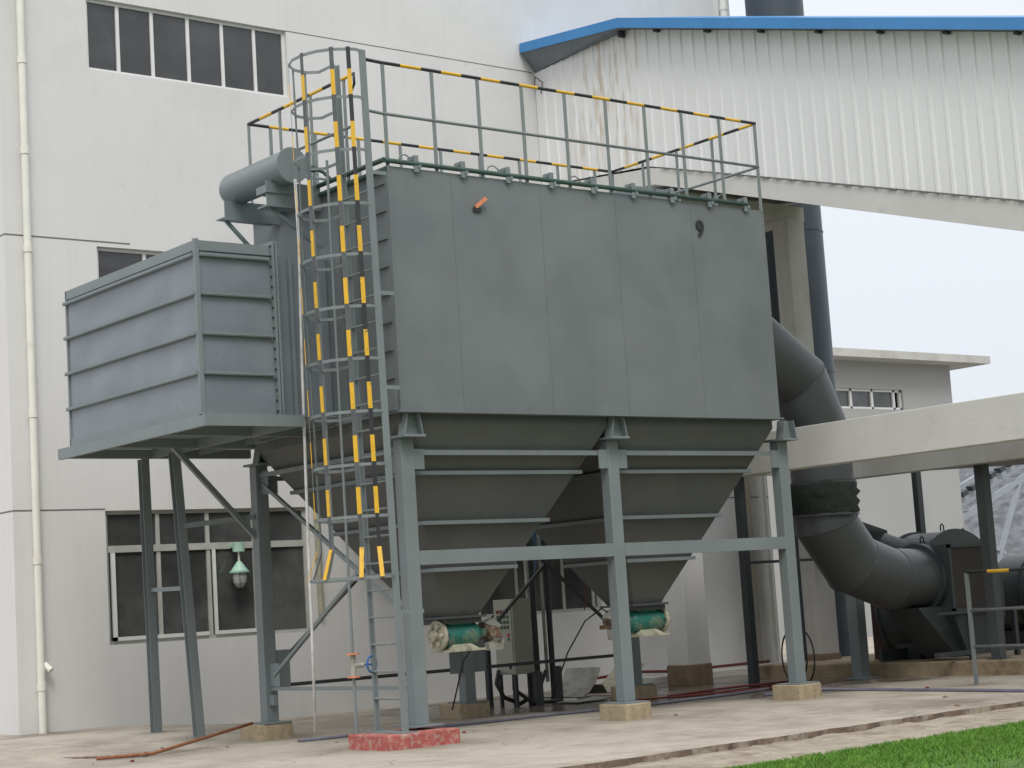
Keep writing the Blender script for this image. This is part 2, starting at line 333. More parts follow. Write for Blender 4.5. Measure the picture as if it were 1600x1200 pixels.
# gutter floor, mortar strip, lawn
g = MB(); vs = []
for i in range(NX+1):
    x = X0+(X1-X0)*i/NX; vs += [(x, edge_a(x)+.02, -.12), (x, edge_a(x)-.5, -.14)]
g.add(vs, [(2*i, 2*i+1, 2*i+3, 2*i+2) for i in range(NX)]); struct(g.build('gutter', GUTM))
def edge_s(x): return edge_a(x) - .07 - .30*abs(noise.noise(Vector((x*.9, 5, 2)))) - .05*noise.noise(Vector((x*7, 1, 2))) - .06*noise.noise(Vector((x*1.7, 1, 4)))
def edge_g(x): return -6.08 + .05*x + .10*noise.noise(Vector((x*.9, 7, 0))) + .05*noise.noise(Vector((x*4.5, 2, 0)))
g = MB(); vs = []; K = 10
for i in range(NX+1):
    x = X0+(X1-X0)*i/NX; a, c = edge_s(x), edge_g(x)
    for j in range(K+1):
        y = a+(c-a)*j/K; z = -.088 + .022*noise.noise(Vector((x*2, y*3, 5))) + .022*noise.noise(Vector((x*9, y*9, 1))) - (.05 if j in (0, K) else 0)
        vs.append((x, y, z))
g.add(vs, [(i*(K+1)+j, i*(K+1)+j+1, (i+1)*(K+1)+j+1, (i+1)*(K+1)+j) for i in range(NX) for j in range(K)], 0, True)
struct(g.build('mortar_path', STRIPM))
g = MB(); vs = []
for i in range(NX+1):
    x = X0+(X1-X0)*i/NX; vs += [(x, edge_g(x)+.04, -.115), (x, edge_g(x)-3, -.10), (x, -60, -.10)]
g.add(vs, [(3*i+k, 3*i+k+1, 3*i+k+4, 3*i+k+3) for i in range(NX) for k in (0, 1)]); struct(g.build('lawn_soil', SOIL))
g = MB()
for i in range(70000):
    x = random.uniform(-3.5, 8.5); y = edge_g(x) + .03 - abs(random.gauss(0, 1))*1.3
    if y < -10.5: continue
    if noise.noise(Vector((x*3, y*3, 0))) > .33 and random.random() < .75: continue
    h = random.uniform(.02, .05); a = random.uniform(0, 6.28); wd = random.uniform(.004, .008)
    dx, dy = math.cos(a)*wd, math.sin(a)*wd; lx, ly = random.gauss(0, .022), random.gauss(0, .022)
    g.add([(x-dx, y-dy, -.105), (x+dx, y+dy, -.105), (x+lx, y+ly, -.105+h)], [(0, 1, 2)])
struct(g.build('grass', GRASSM), 'stuff')
# joint line in front of the building foot and shallow puddles
g = MB()
for i in range(40):
    x = -6+i*.6
    y = 7.38+.03*noise.noise(Vector((x, 0, 0))); y2 = 7.38+.03*noise.noise(Vector((x+.6, 0, 0)))
    g.add([(x, y, zg(x, y)+.004), (x+.6, y2, zg(x+.6, y2)+.004), (x+.6, y2+.05, zg(x+.6, y2+.05)+.004), (x, y+.05, zg(x, y+.05)+.004)], [(0,1,2,3)])
struct(g.build('apron_joint', GUTM))
for (cx, cy, rx, ry, sd) in ((9.2, 3.0, 1.9, .8, 1), (7.4, 4.9, 1.3, .8, 5), (11.0, 5.6, 1.4, .7, 9)):
    g = MB(); n_ = 48; vs = [(cx, cy, -.046)]
    for i in range(n_):
        a = 2*math.pi*i/n_; k = 1+.55*noise.noise(Vector((math.cos(a)*1.6+sd, math.sin(a)*1.6, sd)))
        vs.append((cx+rx*k*math.cos(a), cy+ry*k*math.sin(a), -.046))
    g.add(vs, [(0, i+1, (i+1) % n_+1) for i in range(n_)]); struct(g.build('puddle', PUDM))

# ================================================================== FACTORY BUILDING
YW = 8.111; BX0, BX1 = -1.92, 15.0; BZ = 17.5
fb = thing('factory_building', 'tall pale rendered factory building filling the left and centre behind the grey dust collector', 'building', (6.5, 12, -.05))
W = [(-.38, 3.50, 10.85, 12.09), (-.34, 3.50, 6.65, 7.86), (-.36, 3.44, 1.37, 3.52), (7.10, 10.1, 1.40, 3.45)]
def holed_wall(x0, x1, z0, z1, holes, y, dep):
    m = MB(); X = sorted({x0, x1} | {h[0] for h in holes} | {h[1] for h in holes}); Z = sorted({z0, z1} | {h[2] for h in holes} | {h[3] for h in holes})
    for i in range(len(X)-1):
        for j in range(len(Z)-1):
            cx, cz = (X[i]+X[i+1])/2, (Z[j]+Z[j+1])/2
            if any(h[0] < cx < h[1] and h[2] < cz < h[3] for h in holes): continue
            m.add([(X[i], y, Z[j]), (X[i+1], y, Z[j]), (X[i+1], y, Z[j+1]), (X[i], y, Z[j+1])], [(0,1,2,3)])
    for a, b_, c, d_ in holes:
        m.add([(a,y,c),(b_,y,c),(b_,y,d_),(a,y,d_),(a,y+dep,c),(b_,y+dep,c),(b_,y+dep,d_),(a,y+dep,d_)], [(0,1,5,4),(1,2,6,5),(2,3,7,6),(3,0,4,7)])
    return m
m = holed_wall(BX0, BX1, -.3, BZ, W, YW, .16)
m.add([(BX0,YW,-.3),(BX0,YW+12,-.3),(BX0,YW+12,BZ),(BX0,YW,BZ),(BX1,YW,-.3),(BX1,YW+12,-.3),(BX1,YW+12,BZ),(BX1,YW,BZ)], [(0,1,2,3),(5,4,7,6),(1,5,6,2),(3,2,6,7)])
m.build('wall', PLAST, fb)
for k, z in enumerate((3.545, 7.94)):
    m = MB(); m.box(BX0-.003, W[2][0] if k == 0 else W[1][0]+.6, YW-.003, YW+.05, z-.012, z+.012)
    m.box(W[2][1] if k == 0 else W[1][1], BX1, YW-.003, YW+.05, z-.012, z+.012); m.box(BX0-.003, BX0+.05, YW+.06, YW+11, z-.012, z+.012)
    m.build('groove', JOINT, fb)
MB().box(3.5, 9.2, YW-.003, YW+.05, 12.078, 12.094).build('groove', JOINT, fb)
def window(x0, x1, z0, z1, mulls, fw, glass, transom=None, sub=None, fm=FRAMEW):
    wn = MB()
    y0, y1 = YW+.07, YW+.12
    wn.box(x0, x1, y0, y1, z0, z0+fw); wn.box(x0, x1, y0, y1, z1-fw, z1)
    wn.box(x0, x0+fw, y0, y1, z0+fw, z1-fw); wn.box(x1-fw, x1, y0, y1, z0+fw, z1-fw)
    for k in mulls:
        wn.box(k-fw*.55, k+fw*.55, y0+.002, y1-.002, z0+fw, z1-fw)
    if transom: wn.box(x0+fw, x1-fw, y0-.012, y1+.01, transom-.055, transom+.055)
    o = wn.build('window', fm, fb)
    edges = [x0+fw] + list(mulls) + [x1-fw]
    for a, b_ in zip(edges[:-1], edges[1:]):
        for (c, d_) in (((z0+fw, transom-.055), (transom+.055, z1-fw)) if transom else ((z0+fw, z1-fw),)):
            t1, t2 = random.uniform(-.012, .012), random.uniform(-.012, .012)
            p = MB(); p.add([(a,y0+.03-t1,c),(b_,y0+.03-t2,c),(b_,y0+.03+t1,d_),(a,y0+.03+t2,d_)], [(0,1,2,3)]); p.build('pane', glass, o)
    return o
window(*W[0], (.22, .86, 1.55, 2.22, 2.87), .055, GLASS)
window(*W[1], (.55, 1.2, 1.85, 2.5, 3.0), .055, GLASS)
wo = window(*W[2], (.60, 1.52, 2.40), .06, GLASS2, 2.90, fm=FRAMED)
s_ = MB(); s_.box(-.27, -.20, YW+.03, YW+.07, 1.43, 2.84); s_.box(-.27, 1.46, YW+.03, YW+.07, 1.43, 1.49); s_.box(1.58, 2.4, YW+.03, YW+.07, 1.43, 1.49); s_.box(1.58, 1.63, YW+.03, YW+.07, 1.49, 2.84); s_.build('sash', FRAMEW, wo)
wo = window(*W[3], (8.05, 9.2, 9.95), .06, GLASS2, None, fm=FRAMED)
MB().box(8.5, 8.95, YW+.10, YW+.115, 1.75, 3.3).build('curtain', CURTAIN, wo)
# rainwater pipes
def downpipe(x, y, z0, z1, r, joints, m_):
    o = MB().cyl((x, y, z0), (x, y, z1), r, 14).build('downpipe', m_, fb)
    for z in joints: MB().cyl((x, y, z), (x, y, z+.12), r+.012, 14).build('coupling', m_, o)
    return o
p = downpipe(-1.58, YW-.10, -.02, 13.5, .062, (.75, 2.7, 5.0, 7.65, 9.25, 10.75), PVC)
p['label'] = 'cream downpipe near the left corner'
MB().cyl((-1.52, YW-.10, 1.15), (-1.46, YW-.2, 1.05), .05, 10).build('pipe_cap', PVC, p)
p = downpipe(14.7, YW-.12, 0, 15.5, .085, (1.9, 4.2, 8.0, 12.0, 14.2), PVC)
MB().box(14.0, 14.35, YW-.10, YW-.003, -.1, 12).build('pilaster', mat('stained_render', (.36, .34, .28), .9, var=.1, scale=1, streak=.3, grime=(.40, .33, .2), gscale=1, glow=.5, gtop=.7), fb)

downpipe(3.60, YW-.06, 1.65, 4.3, .05, (2.6,), mat('old_pipe', (.36, .34, .25), .6, var=.15))
MB().box(3.9, 9.2, 6.6, YW-.003, 3.93, 4.05).build('wall_shade_slab', PLAST2, fb)  # unseen slab added to shade the wall behind the collector
# wall lamp under the window transom
lp = thing('bulkhead_lamp', 'small mint green lamp with clear globe in front of the ground floor window', 'lamp', (1.98, 7.92, 2.84))
MB().cyl((1.98, 7.98, 2.86), (1.98, 7.98, 2.93), .09, 14).cyl((1.98, 7.98, 2.78), (1.98, 7.98, 2.86), .10, 14).box(1.92, 2.04, 7.98, 8.18, 2.86, 2.93).build('mount', MINT, lp)
MB().cyl((1.98, 7.98, 2.60), (1.98, 7.98, 2.79), .02, 8).build('stem', PVC, lp)
MB().cyl((1.98, 7.98, 2.46), (1.98, 7.98, 2.62), .15, 16, r2=.035).cyl((1.98, 7.98, 2.43), (1.98, 7.98, 2.46), .17, 16).build('shade', MINT, lp)
m = MB()
pr = [(.125, 2.43), (.13, 2.34), (.115, 2.26), (.08, 2.20), (.02, 2.17)]
for (a, za), (b_, zb_) in zip(pr[:-1], pr[1:]): m.cyl((1.98, 7.98, za), (1.98, 7.98, zb_), a, 16, r2=b_, caps=False)
gl = m.build('globe', GLOBE, lp)
m = MB()
for k in range(6):
    a = k*math.pi/3; m.tube([(1.98+(q+.008)*math.cos(a), 7.98+(q+.008)*math.sin(a), z) for q, z in pr], .005, 5)
m.build('guard', DARKST, gl)

# unseen workshop added behind the camera to block low sky; panes barely mirror it
ow = thing('workshop_sky_blocker', 'long grey workshop with low gable roof added unseen behind the camera to block low sky light', 'building', (0, -44, -.24))
WSM = mat('workshop_render', (.20, .20, .19), .9, var=.08, scale=.3)
MB().box(-75, 70, -58, -40, -.24, 11).build('wall', WSM, ow)
MB().prism([(-75.5, -39.4, 10.9), (-75.5, -49, 15.0), (-75.5, -58.6, 10.9)], (146, 0, 0)).build('roof', DARKST, ow)
for k in range(11): MB().box(-68+12*k, -60+12*k, -39.98, -39.9, 4.5, 7.5).build('window', GLASS, ow)

# ================================================================== CONVEYOR GALLERY
GX = 9.26
gal = thing('conveyor_gallery', 'sloping white corrugated gallery with blue roof edge crossing the upper right', 'gallery', (11.2, 2, 6.5))
YE = -10.0
def ztop(y): return 12.168+.298*(y-5.32) if y < 5.32 else 12.168-.035*(y-5.32)
def zjoint(y): return 9.47+.2966*(y-5.02) if y < 5.02 else 9.47+.10*(y-5.02)
def zbot(y): return 9.06+.314*(y-4.78) if y < 4.9 else 9.098+.10*(y-4.9)
m = MB(); prof = []; y = YW-.01
while y > YE:
    prof += [(y, 0), (y-.20, 0), (y-.225, -.022), (y-.275, -.022), (y-.30, 0)]; y -= .30
ys_ = prof
for (ya, xa), (yb, xb) in zip(ys_[:-1], ys_[1:]):
    if abs(ya-yb) < 1e-6: continue
    m.add([(GX+xa, ya, zjoint(ya)), (GX+xb, yb, zjoint(yb)), (GX+xb, yb, ztop(yb)), (GX+xa, ya, ztop(ya))], [(0,1,2,3)])
m.build('cladding', CLAD, gal)
m = MB()
for ya, yb in ((YW-.02, 4.9), (4.9, YE)):
    for x in (GX+.0, 12.9):
        m.prism([(x, ya, zbot(ya)), (x, yb, zbot(yb)), (x, yb, zjoint(yb)-.02), (x, ya, zjoint(ya)-.02)], (.3, 0, 0))
m.build('edge_beam', PLAST2, gal)
m = MB()
for ya, yb in ((YW-.02, 4.9), (4.9, YE)):
    m.prism([(GX+.3, ya, zbot(ya)+.12), (GX+.3, yb, zbot(yb)+.12), (GX+.3, yb, zbot(yb)+.25), (GX+.3, ya, zbot(ya)+.25)], (3.34, 0, 0))
m.build('floor_slab', PILLARM, gal)
m = MB(); fl = []                                     # ragged drip flashing along the joint
y = 4.7
while y > YE:
    m.prism([(GX-.030, y, zjoint(y)-.022), (GX-.030, y-.24-random.random()*.05, zjoint(y-.27)-.022-random.random()*.012), (GX-.030, y-.27, zjoint(y-.27)+.004), (GX-.030, y, zjoint(y)+.004)], (.008, 0, 0)); y -= .3
m.build('flashing', JOINT, gal)
m = MB()                                              # roof sheet and fascia
FX = 8.90
def zf(y): return 12.30+.298*(y-5.19) if y < 5.19 else 12.30+.115*(y-5.19)
for ya, yb in ((8.08, 5.19), (5.19, YE)):
    m.prism([(FX, ya, zf(ya)-.19), (FX, yb, zf(yb)-.19), (FX, yb, zf(yb)), (FX, ya, zf(ya))], (.03, 0, 0))
    m.prism([(FX+.03, ya, zf(ya)-.03), (11.2, ya, zf(ya)+.35), (11.2, ya, zf(ya)+.39), (FX+.03, ya, zf(ya)-.0)], (0, yb-ya, zf(yb)-zf(ya)))
    m.prism([(13.6, ya, zf(ya)-.03), (11.2, ya, zf(ya)+.35), (11.2, ya, zf(ya)+.39), (13.6, ya, zf(ya)-.0)], (0, yb-ya, zf(yb)-zf(ya)))
rf = m.build('roof', BLUE, gal)
m = MB()
for ya, yb in ((8.06, 5.19), (5.19, YE)):
    m.prism([(FX+.03, ya, zf(ya)-.19), (GX+.02, ya, min(zf(ya)-.13, ztop(ya)-.0)), (GX+.02, ya, min(zf(ya)-.13, ztop(ya))+.02), (FX+.03, ya, zf(ya)-.17)], (0, yb-ya, zf(yb)-zf(ya)))
m = MB()
for ya, yb in ((8.06, 5.19), (5.19, YE)):
    A = [(FX+.03, y_, zf(y_)-.18) for y_ in (ya, yb)]; B = [(GX+.01, y_, min(zf(y_)-.13, ztop(y_)+.01)) for y_ in (ya, yb)]
    m.add([A[0], A[1], B[1], B[0]]+[(p[0], p[1], p[2]+.015) for p in (A[0], A[1], B[1], B[0])], [(0,1,2,3),(7,6,5,4),(0,3,7,4),(1,5,6,2)])
m.build('soffit', SOFF, rf)
y = 7.3
while y > YE:
    m = MB(); m.box(FX+.2, GX-.02, y-.03, y+.03, zf(y)-(.225 if y < 5 else .30), zf(y)-.185); m.build('purlin_end', DARKST, rf); y -= 1.28 if y < 5 else .95
m = MB()
for ya, yb in ((YW-.02, 5.1), (5.1, YE)):
    m.prism([(13.2, ya, zjoint(ya)), (13.2, yb, zjoint(yb)), (13.2, yb, ztop(yb)), (13.2, ya, ztop(ya))], (-.05, 0, 0))
m.build('far_cladding', CLAD, gal)
m = MB(); m.tube([(9.2, 8.06, 11.75), (9.15, 7.95, 11.95), (9.2, 7.8, 11.8), (9.22, 7.9, 11.6)], .012, 6); m.build('loose_wire', RUSTM, gal)

def pillar(x0, x1, y0, y1, z1, label, m_=PILLARM):
    t_ = thing('concrete_pillar', label, 'pillar', ((x0+x1)/2, (y0+y1)/2, -.05), 'concrete pillars under the gallery')
    MB().box(x0, x1, y0, y1, .30, z1).build('shaft', m_, t_, bevel=.015)
    MB().box(x0-.02, x1+.02, y0-.02, y1+.02, -.1, .32).build('bare_base', RAWBASE, t_, bevel=.02)
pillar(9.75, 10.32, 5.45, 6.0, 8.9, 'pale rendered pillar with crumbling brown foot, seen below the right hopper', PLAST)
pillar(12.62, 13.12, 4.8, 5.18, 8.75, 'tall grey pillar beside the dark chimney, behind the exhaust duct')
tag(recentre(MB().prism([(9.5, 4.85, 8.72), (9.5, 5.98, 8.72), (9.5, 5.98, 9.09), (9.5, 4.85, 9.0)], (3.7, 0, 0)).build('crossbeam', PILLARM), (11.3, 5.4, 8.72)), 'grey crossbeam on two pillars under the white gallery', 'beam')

# chimney
t_ = thing('chimney', 'dark blue grey steel chimney rising behind the gallery at the upper right', 'chimney', (15.12, 6.9, -.05))
m = MB(); m.cyl((15.12, 6.9, -.1), (15.12, 6.9, 22), .62, 40); m.build('shaft', STACKM, t_)
for z in (3.0, 6.0, 9.0, 12.0, 15, 18): MB().cyl((15.12, 6.9, z), (15.12, 6.9, z+.03), .632, 40).build('weld_ring', STACKM, t_)

# ================================================================== CANOPY BEAMS
cb = thing('canopy_frame', 'long white concrete canopy beams running toward the viewer in front of the chimney', 'canopy', (9.8, 0, -.05))
MB().box(8.0, 8.28, -9, 7.9, 3.46, 4.11).build('front_beam', PLAST2, cb, bevel=.01)
MB().box(11.6, 11.9, -9, 4.6, 3.46, 4.05).build('rear_beam', PILLARM, cb, bevel=.01)
for y in (3.4, 6.6): MB().box(8.28, 11.6, y, y+.22, 3.6, 4.05).build('cross_beam', PILLARM, cb)
MB().prism([(11.9, 1.3, 3.46), (11.9, -6, 3.46), (17, -6, 3.46), (15, -1.2, 3.46)], (0, 0, .06)).build('dark_roof_sheet', DARKST, cb)
def hcol(m, x0, x1, y0, y1, z0, z1, tf=.014, mi=0):  # H section: flanges face -Y and +Y
    m.box(x0, x1, y0, y0+tf, z0, z1, mi); m.box(x0, x1, y1-tf, y1, z0, z1, mi); xm = (x0+x1)/2
    m.box(xm-.006, xm+.006, y0+tf, y1-tf, z0, z1, mi); return m
m = MB(); m.box(11.9, 12.08, .2, .38, .2, 3.46); m.box(11.85, 12.13, .15, .43, .2, .215); m.build('column', DUCTM, cb)
m = MB(); m.box(11.0, 11.22, 2.45, 2.67, -.05, 3.93); m.box(10.9, 11.32, 2.35, 2.77, -.05, -.03); m.build('column', STEEL, cb)
MB().box(9.52, 9.66, 3.6, 3.74, -.05, 3.93).build('column', DARKST, cb)
MB().box(9.66, 11.5, 3.64, 3.69, 2.05, 2.10).build('tie_bar', DARKST, cb)
MB().box(14.67, 14.82, 3.85, 3.97, .2, 3.9).build('column', DARKST, cb)

# ================================================================== FOOTINGS
def footing(x0, x1, y0, y1, label, m_=CONC, z0=-.1, z1=.17):
    m = MB(); m.box(x0, x1, y0, y1, z0, z1)
    o = m.build('concrete_footing', m_, bevel=.018)
    recentre(o, ((x0+x1)/2, (y0+y1)/2, z0)); tag(o, label, 'footing', 'footings under the steel columns'); return o
footing(-.93, .14, -.45, .46, 'low plinth painted flaking red under the front left column and ladder', REDP, -.1, .135)
footing(3.13, 3.60, -.20, .36, 'square bare footing under the front middle column')
footing(6.56, 7.04, -.20, .36, 'chipped bare footing under the front right column')
footing(-.42, .12, 3.45, 4.0, 'bare footing at rear left with a rusty rod leaning on it')
footing(3.05, 3.62, 3.45, 4.0, 'bare footing in shade below the left green motor')
footing(6.55, 7.10, 3.45, 4.0, 'bare footing in shade behind the front middle column')
o = MB().box(11.5, 22, -4, 5.4, -.1, .19).build('fan_plinth', mat('fan_plinth_concrete', (.28, .22, .14), .95, var=.25, scale=3, bump=.4, bscale=20, grime=(.13, .09, .06), gscale=2.2, glow=.52, gtop=.7), bevel=.02)
tag(recentre(o, (16, .7, -.1)), 'long low brownish concrete plinth carrying the fan', 'plinth')

# ================================================================== SUPPORT FRAME
fr = thing('support_frame', 'grey steel frame of six columns, beams and braces carrying the dust collector', 'steel frame', (3.3, 1.9, .17))
CX = [(-.20, 0.0), (3.30, 3.50), (6.74, 6.94)]; CY = [(0.0, .18), (3.62, 3.80)]; ZT = 3.80
for ci, (a, b_) in enumerate(CX):
    for cj, (c, d_) in enumerate(CY):
        m = MB(); m.box(a, b_, c, d_, .185, ZT)
        o = m.build('column', STEEL, fr, bevel=.012)
        m = MB(); m.box(a-.15, b_+.09, c-.18, d_+.10, .171, .189); m.build('base_plate', STEEL, o)
        m = MB(); m.box(a-.07, b_+.07, c-.18, d_+.05, ZT, ZT+.03)
        xm = (a+b_)/2; yc = c if cj == 0 else c
        for sx_ in (-1, 1):                        # splayed gusset feet under the casing
            m.prism([(xm+sx_*.15, c-.17, ZT+.03), (xm+sx_*.095, c-.17, ZT+.30), (xm+sx_*.08, c-.17, ZT+.30), (xm+sx_*.135, c-.17, ZT+.03)], (0, .16, 0))
        m.prism([(xm-.13, c-.07, ZT+.03), (xm+.13, c-.07, ZT+.03), (xm+.08, c-.07, ZT+.30), (xm-.08, c-.07, ZT+.30)], (0, .012, 0))
        m.build('cap_bracket', STEEL, o)
def chan(m, p, q, h, dpt):
    m.bar(p, q, .01, h); return m
for cj, (c, d_) in enumerate(CY):
    for k in (0, 1):
        x0, x1 = CX[k][1], CX[k+1][0]
        m = MB(); m.box(x0, x1, c+.005, c+.017, 2.18, 2.36) if cj == 0 else m; 
        if cj == 0: m.box(x0, x1, c+.017, c+.09, 2.18, 2.19); m.box(x0, x1, c+.017, c+.09, 2.35, 2.36); m.build('beam', STEEL, fr)
        m = MB(); m.box(x0, x1, c+.03, c+.036, 3.585, 3.65); m.box(x0, x1, c+.036, c+.09, 3.645, 3.65); m.build('upper_tie', STEEL, fr)
        for xa, s_ in ((x0, 1), (x1, -1)):
            MB().box(min(xa, xa+s_*.16), max(xa, xa+s_*.16), c+.012, c+.028, 3.40, 3.66).build('gusset', STEEL, fr)
# left bay bracing (plane x = -0.1) and right bay
for xm in (-.10,):
    lx = xm-.02
    m = MB(); m.bar((lx, .18, 3.66), (lx, 3.62, 3.66), .06, .06); m.build('side_tie', STEEL, fr)
    for y in (.18, 3.62): MB().box(lx-.006, lx+.006, y-(.2 if y > 1 else 0), y+(0 if y > 1 else .2), 3.38, 3.72).build('gusset', STEEL, fr)
    m = MB(); m.bar((lx, 3.55, 3.52), (lx, .22, 1.58), .05, .05); m.build('diagonal_brace', STEEL, fr)
    m = MB(); m.bar((lx, 3.5, .83), (lx, 1.25, 2.15), .05, .05); m.build('diagonal_brace', STEEL, fr)
    MB().box(lx-.006, lx+.006, 3.36, 3.62, .68, 1.0).build('gusset', STEEL, fr)
    MB().box(lx-.03, lx+.03, 3.5, 3.62, .42, .56).build('stub', STEEL, fr)
MB().box(-.12, -.06, .18, 3.62, .62, .67).build('side_tie', STEEL, fr)
# rear row
for k in (0, 1):
    x0, x1 = CX[k][1], CX[k+1][0]; xm = (x0+x1)/2
    m = MB(); m.bar((x0, 3.70, .68), (x1, 3.70, .68), .05, .05); m.build('low_tie', DARKST, fr)
    for s_, xa in ((1, x0), (-1, x1))[:1+k]:
        m = MB(); m.bar((xa+s_*.12, 3.72+s_*.025, .98), (xa+s_*3.12, 3.72+s_*.025, 3.45), .045, .045); m.build('diagonal_brace', DARKST, fr)
    for s_, xa in ((1, x0), (-1, x1)):
        MB().box(min(xa, xa+s_*.24), max(xa, xa+s_*.24), 3.66, 3.672, .62, 1.18).build('gusset', STEEL, fr)

# ================================================================== DUST COLLECTOR
dc = thing('dust_collector', 'large grey sheet steel dust collector box with two hoppers, raised on columns', 'dust collector', (3.15, 1.5, 3.83))
BX, BY, BZ0, BZ1 = (-.32, 6.61), (-.2, 3.17), 4.13, 7.29
m = MB()
seams = [BX[0], .70, 2.21, 3.585, 5.07, BX[1]]
m.box(BX[0], BX[1], BY[0]+.012, BY[1], BZ0, BZ1)
NZ = 24
for k in range(5):                                   # lapped front sheets, very slightly buckled
    a, b_ = seams[k], seams[k+1]; n_ = 16; vs = []
    for i in range(n_+1):
        x = a+(b_-a)*i/n_
        for j in range(NZ+1):
            z = BZ0+.002+(BZ1-BZ0-.002)*j/NZ
            ex = min(i, n_-i)/n_*2
            yy = BY[0]-.004 + .013*min(1, ex*2)*noise.noise(Vector((x*1.1, k*7, z*1.2)))
            vs.append((x, yy, z))
    m.add(vs, [(i*(NZ+1)+j, (i+1)*(NZ+1)+j, (i+1)*(NZ+1)+j+1, i*(NZ+1)+j+1) for i in range(n_) for j in range(NZ)], 0, True)
m.box(BX[0]-.004, BX[0]+.03, BY[0]-.022, BY[0]+.02, BZ0, BZ1)
body = m.build('casing', PANEL, dc)
for s_ in seams[1:-1]:
    MB().box(s_-.007, s_+.007, BY[0]-.0085, BY[0]-.002, BZ0+.01, BZ1-.05).build('seam', PANEL, body)
# side stiffeners and stepped strip near the front corner
for z in [4.55+.36*i for i in range(8)]:
    MB().box(BX[0]-.035, BX[0]-.002, -.14, .10, z-.008, z+.008).build('stiffener', PANEL, body)
MB().box(BX[0]-.06, BX[0]-.002, -.18, .14, 4.13, 4.42).build('corner_pad', PANEL, body)
for y in (.55, .75, .95):
    MB().box(BX[0]-.03, BX[0]-.002, y-.01, y+.01, BZ0+.02, 7.0).build('stiffener', PANEL, body)
MB().box(BX[0]-.03, BX[1]+.05, BY[0]-.035, BY[1]+.03, BZ0-.025, BZ0-.001).build('bottom_flange', PANEL, body)
# dark green seal pipe along the lid edge, lugs and lid clamps
m = MB(); m.tube([(BX[0]-.05, BY[1], 7.36), (BX[0]-.05, BY[0]-.02, 7.36)], .035, 8); m.tube([(BX[0]-.05, BY[0]-.03, 7.35), (BX[1]-.35, BY[0]-.03, 7.35)], .033, 8)
m.tube([(BX[0]-.03, BY[1], 7.24), (BX[0]-.03, BY[0]+.0, 7.24)], .03, 8)
m.build('lid_seal', GREENR, body)
for k in range(9):
    x = .12+.76*k
    m = MB(); m.box(x-.035, x+.035, BY[0]-.05, BY[0]-.03, 7.24, 7.46); m.box(x-.05, x+.05, BY[0]-.02, BY[0]+.08, 7.40, 7.45); m.cyl((x+.05, BY[0]-.06, 7.31), (x+.05, BY[0]-.02, 7.31), .03, 8); m.build('lid_clamp', STEEL, body)
for k in range(5):
    x = .05+1.45*k
    m = MB(); m.tube([(x-.12, -.1, 7.36), (x-.08, -.1, 7.47), (x, -.1, 7.50), (x+.08, -.1, 7.46), (x+.11, -.1, 7.38)], .01, 6); m.build('lid_handle', STEEL, body)
for k in range(3):
    x0 = -.2+2.3*k
    MB().box(x0+.05, x0+2.15, BY[0]+.2, BY[1]-.1, 7.292, 7.34).build('lid', STEEL, body)
MB().box(4.4, 5.0, .2, .8, 7.34, 7.56).build('hatch', STEEL, body)
m = MB(); m.bar((1.06, -.23, 6.86), (1.20, -.29, 6.98), .035, .055); m.build('orange_lever', ORANGE, body)
MB().box(1.03, 1.16, -.23, -.205, 6.80, 6.85).build('lever_plate', DARKST, body)
fc = bpy.data.curves.new('number_nine', 'FONT'); fc.body = '9'; fc.size = .34; fc.extrude = .004; fc.offset = .006
to = bpy.data.objects.new('tmp_nine', fc); COL.objects.link(to)
me = bpy.data.meshes.new_from_object(to.evaluated_get(bpy.context.evaluated_depsgraph_get())); bpy.data.objects.remove(to)
no_ = bpy.data.objects.new('number_nine', me); me.materials.append(BLK); COL.objects.link(no_); no_.parent = body
no_.rotation_euler = (rad(90), 0, 0); no_.location = Vector((5.13, -.226, 6.79)) - Vector(ORG[dc.name])
# hoppers
HT = 4.10; HB = 1.50
def hopper(x0, x1, xb0, xb1, y0=-.06, y1=3.52, yb0=1.22, yb1=1.80):
    m = MB(); zr_ = 3.98
    m.add([(x0,y0,zr_),(x1,y0,zr_),(x1,y1,zr_),(x0,y1,zr_),(xb0,yb0,HB),(xb1,yb0,HB),(xb1,yb1,HB),(xb0,yb1,HB)],
          [(0,1,5,4),(1,2,6,5),(2,3,7,6),(3,0,4,7),(4,5,6,7)])
    m.add([(x0,y0,HT),(x1,y0,HT),(x1,y1,HT),(x0,y1,HT),(x0,y0,zr_),(x1,y0,zr_),(x1,y1,zr_),(x0,y1,zr_)], [(0,1,5,4),(1,2,6,5),(2,3,7,6),(3,0,4,7)])
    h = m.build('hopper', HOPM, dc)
    for z, ex in ((3.37, .07), (2.74, .07), (2.13, .07)):
        t_ = (zr_-z)/(zr_-HB)
        a0, a1 = x0+(xb0-x0)*t_, x1+(xb1-x1)*t_; c0, c1 = y0+(yb0-y0)*t_, y1+(yb1-y1)*t_
        m = MB(); th = .05
        m.box(a0-.06, a1+.06, c0-ex, c0+.0, z-th/2, z+th/2); m.box(a0-.06, a0, c0, c1, z-th/2, z+th/2)
        m.box(a1, a1+.06, c0, c1, z-th/2, z+th/2); m.box(a0-.06, a1+.06, c1, c1+ex, z-th/2, z+th/2)
        m.build('rib', STEEL, h)
    MB().box(xb0-.08, xb1+.08, yb0-.08, yb1+.08, HB-.03, HB+.0).build('outlet_flange', DUCTM, h)
    return h
h1 = hopper(-.22, 3.27, 1.22, 1.80); h2 = hopper(3.33, 6.58, 4.68, 5.24)

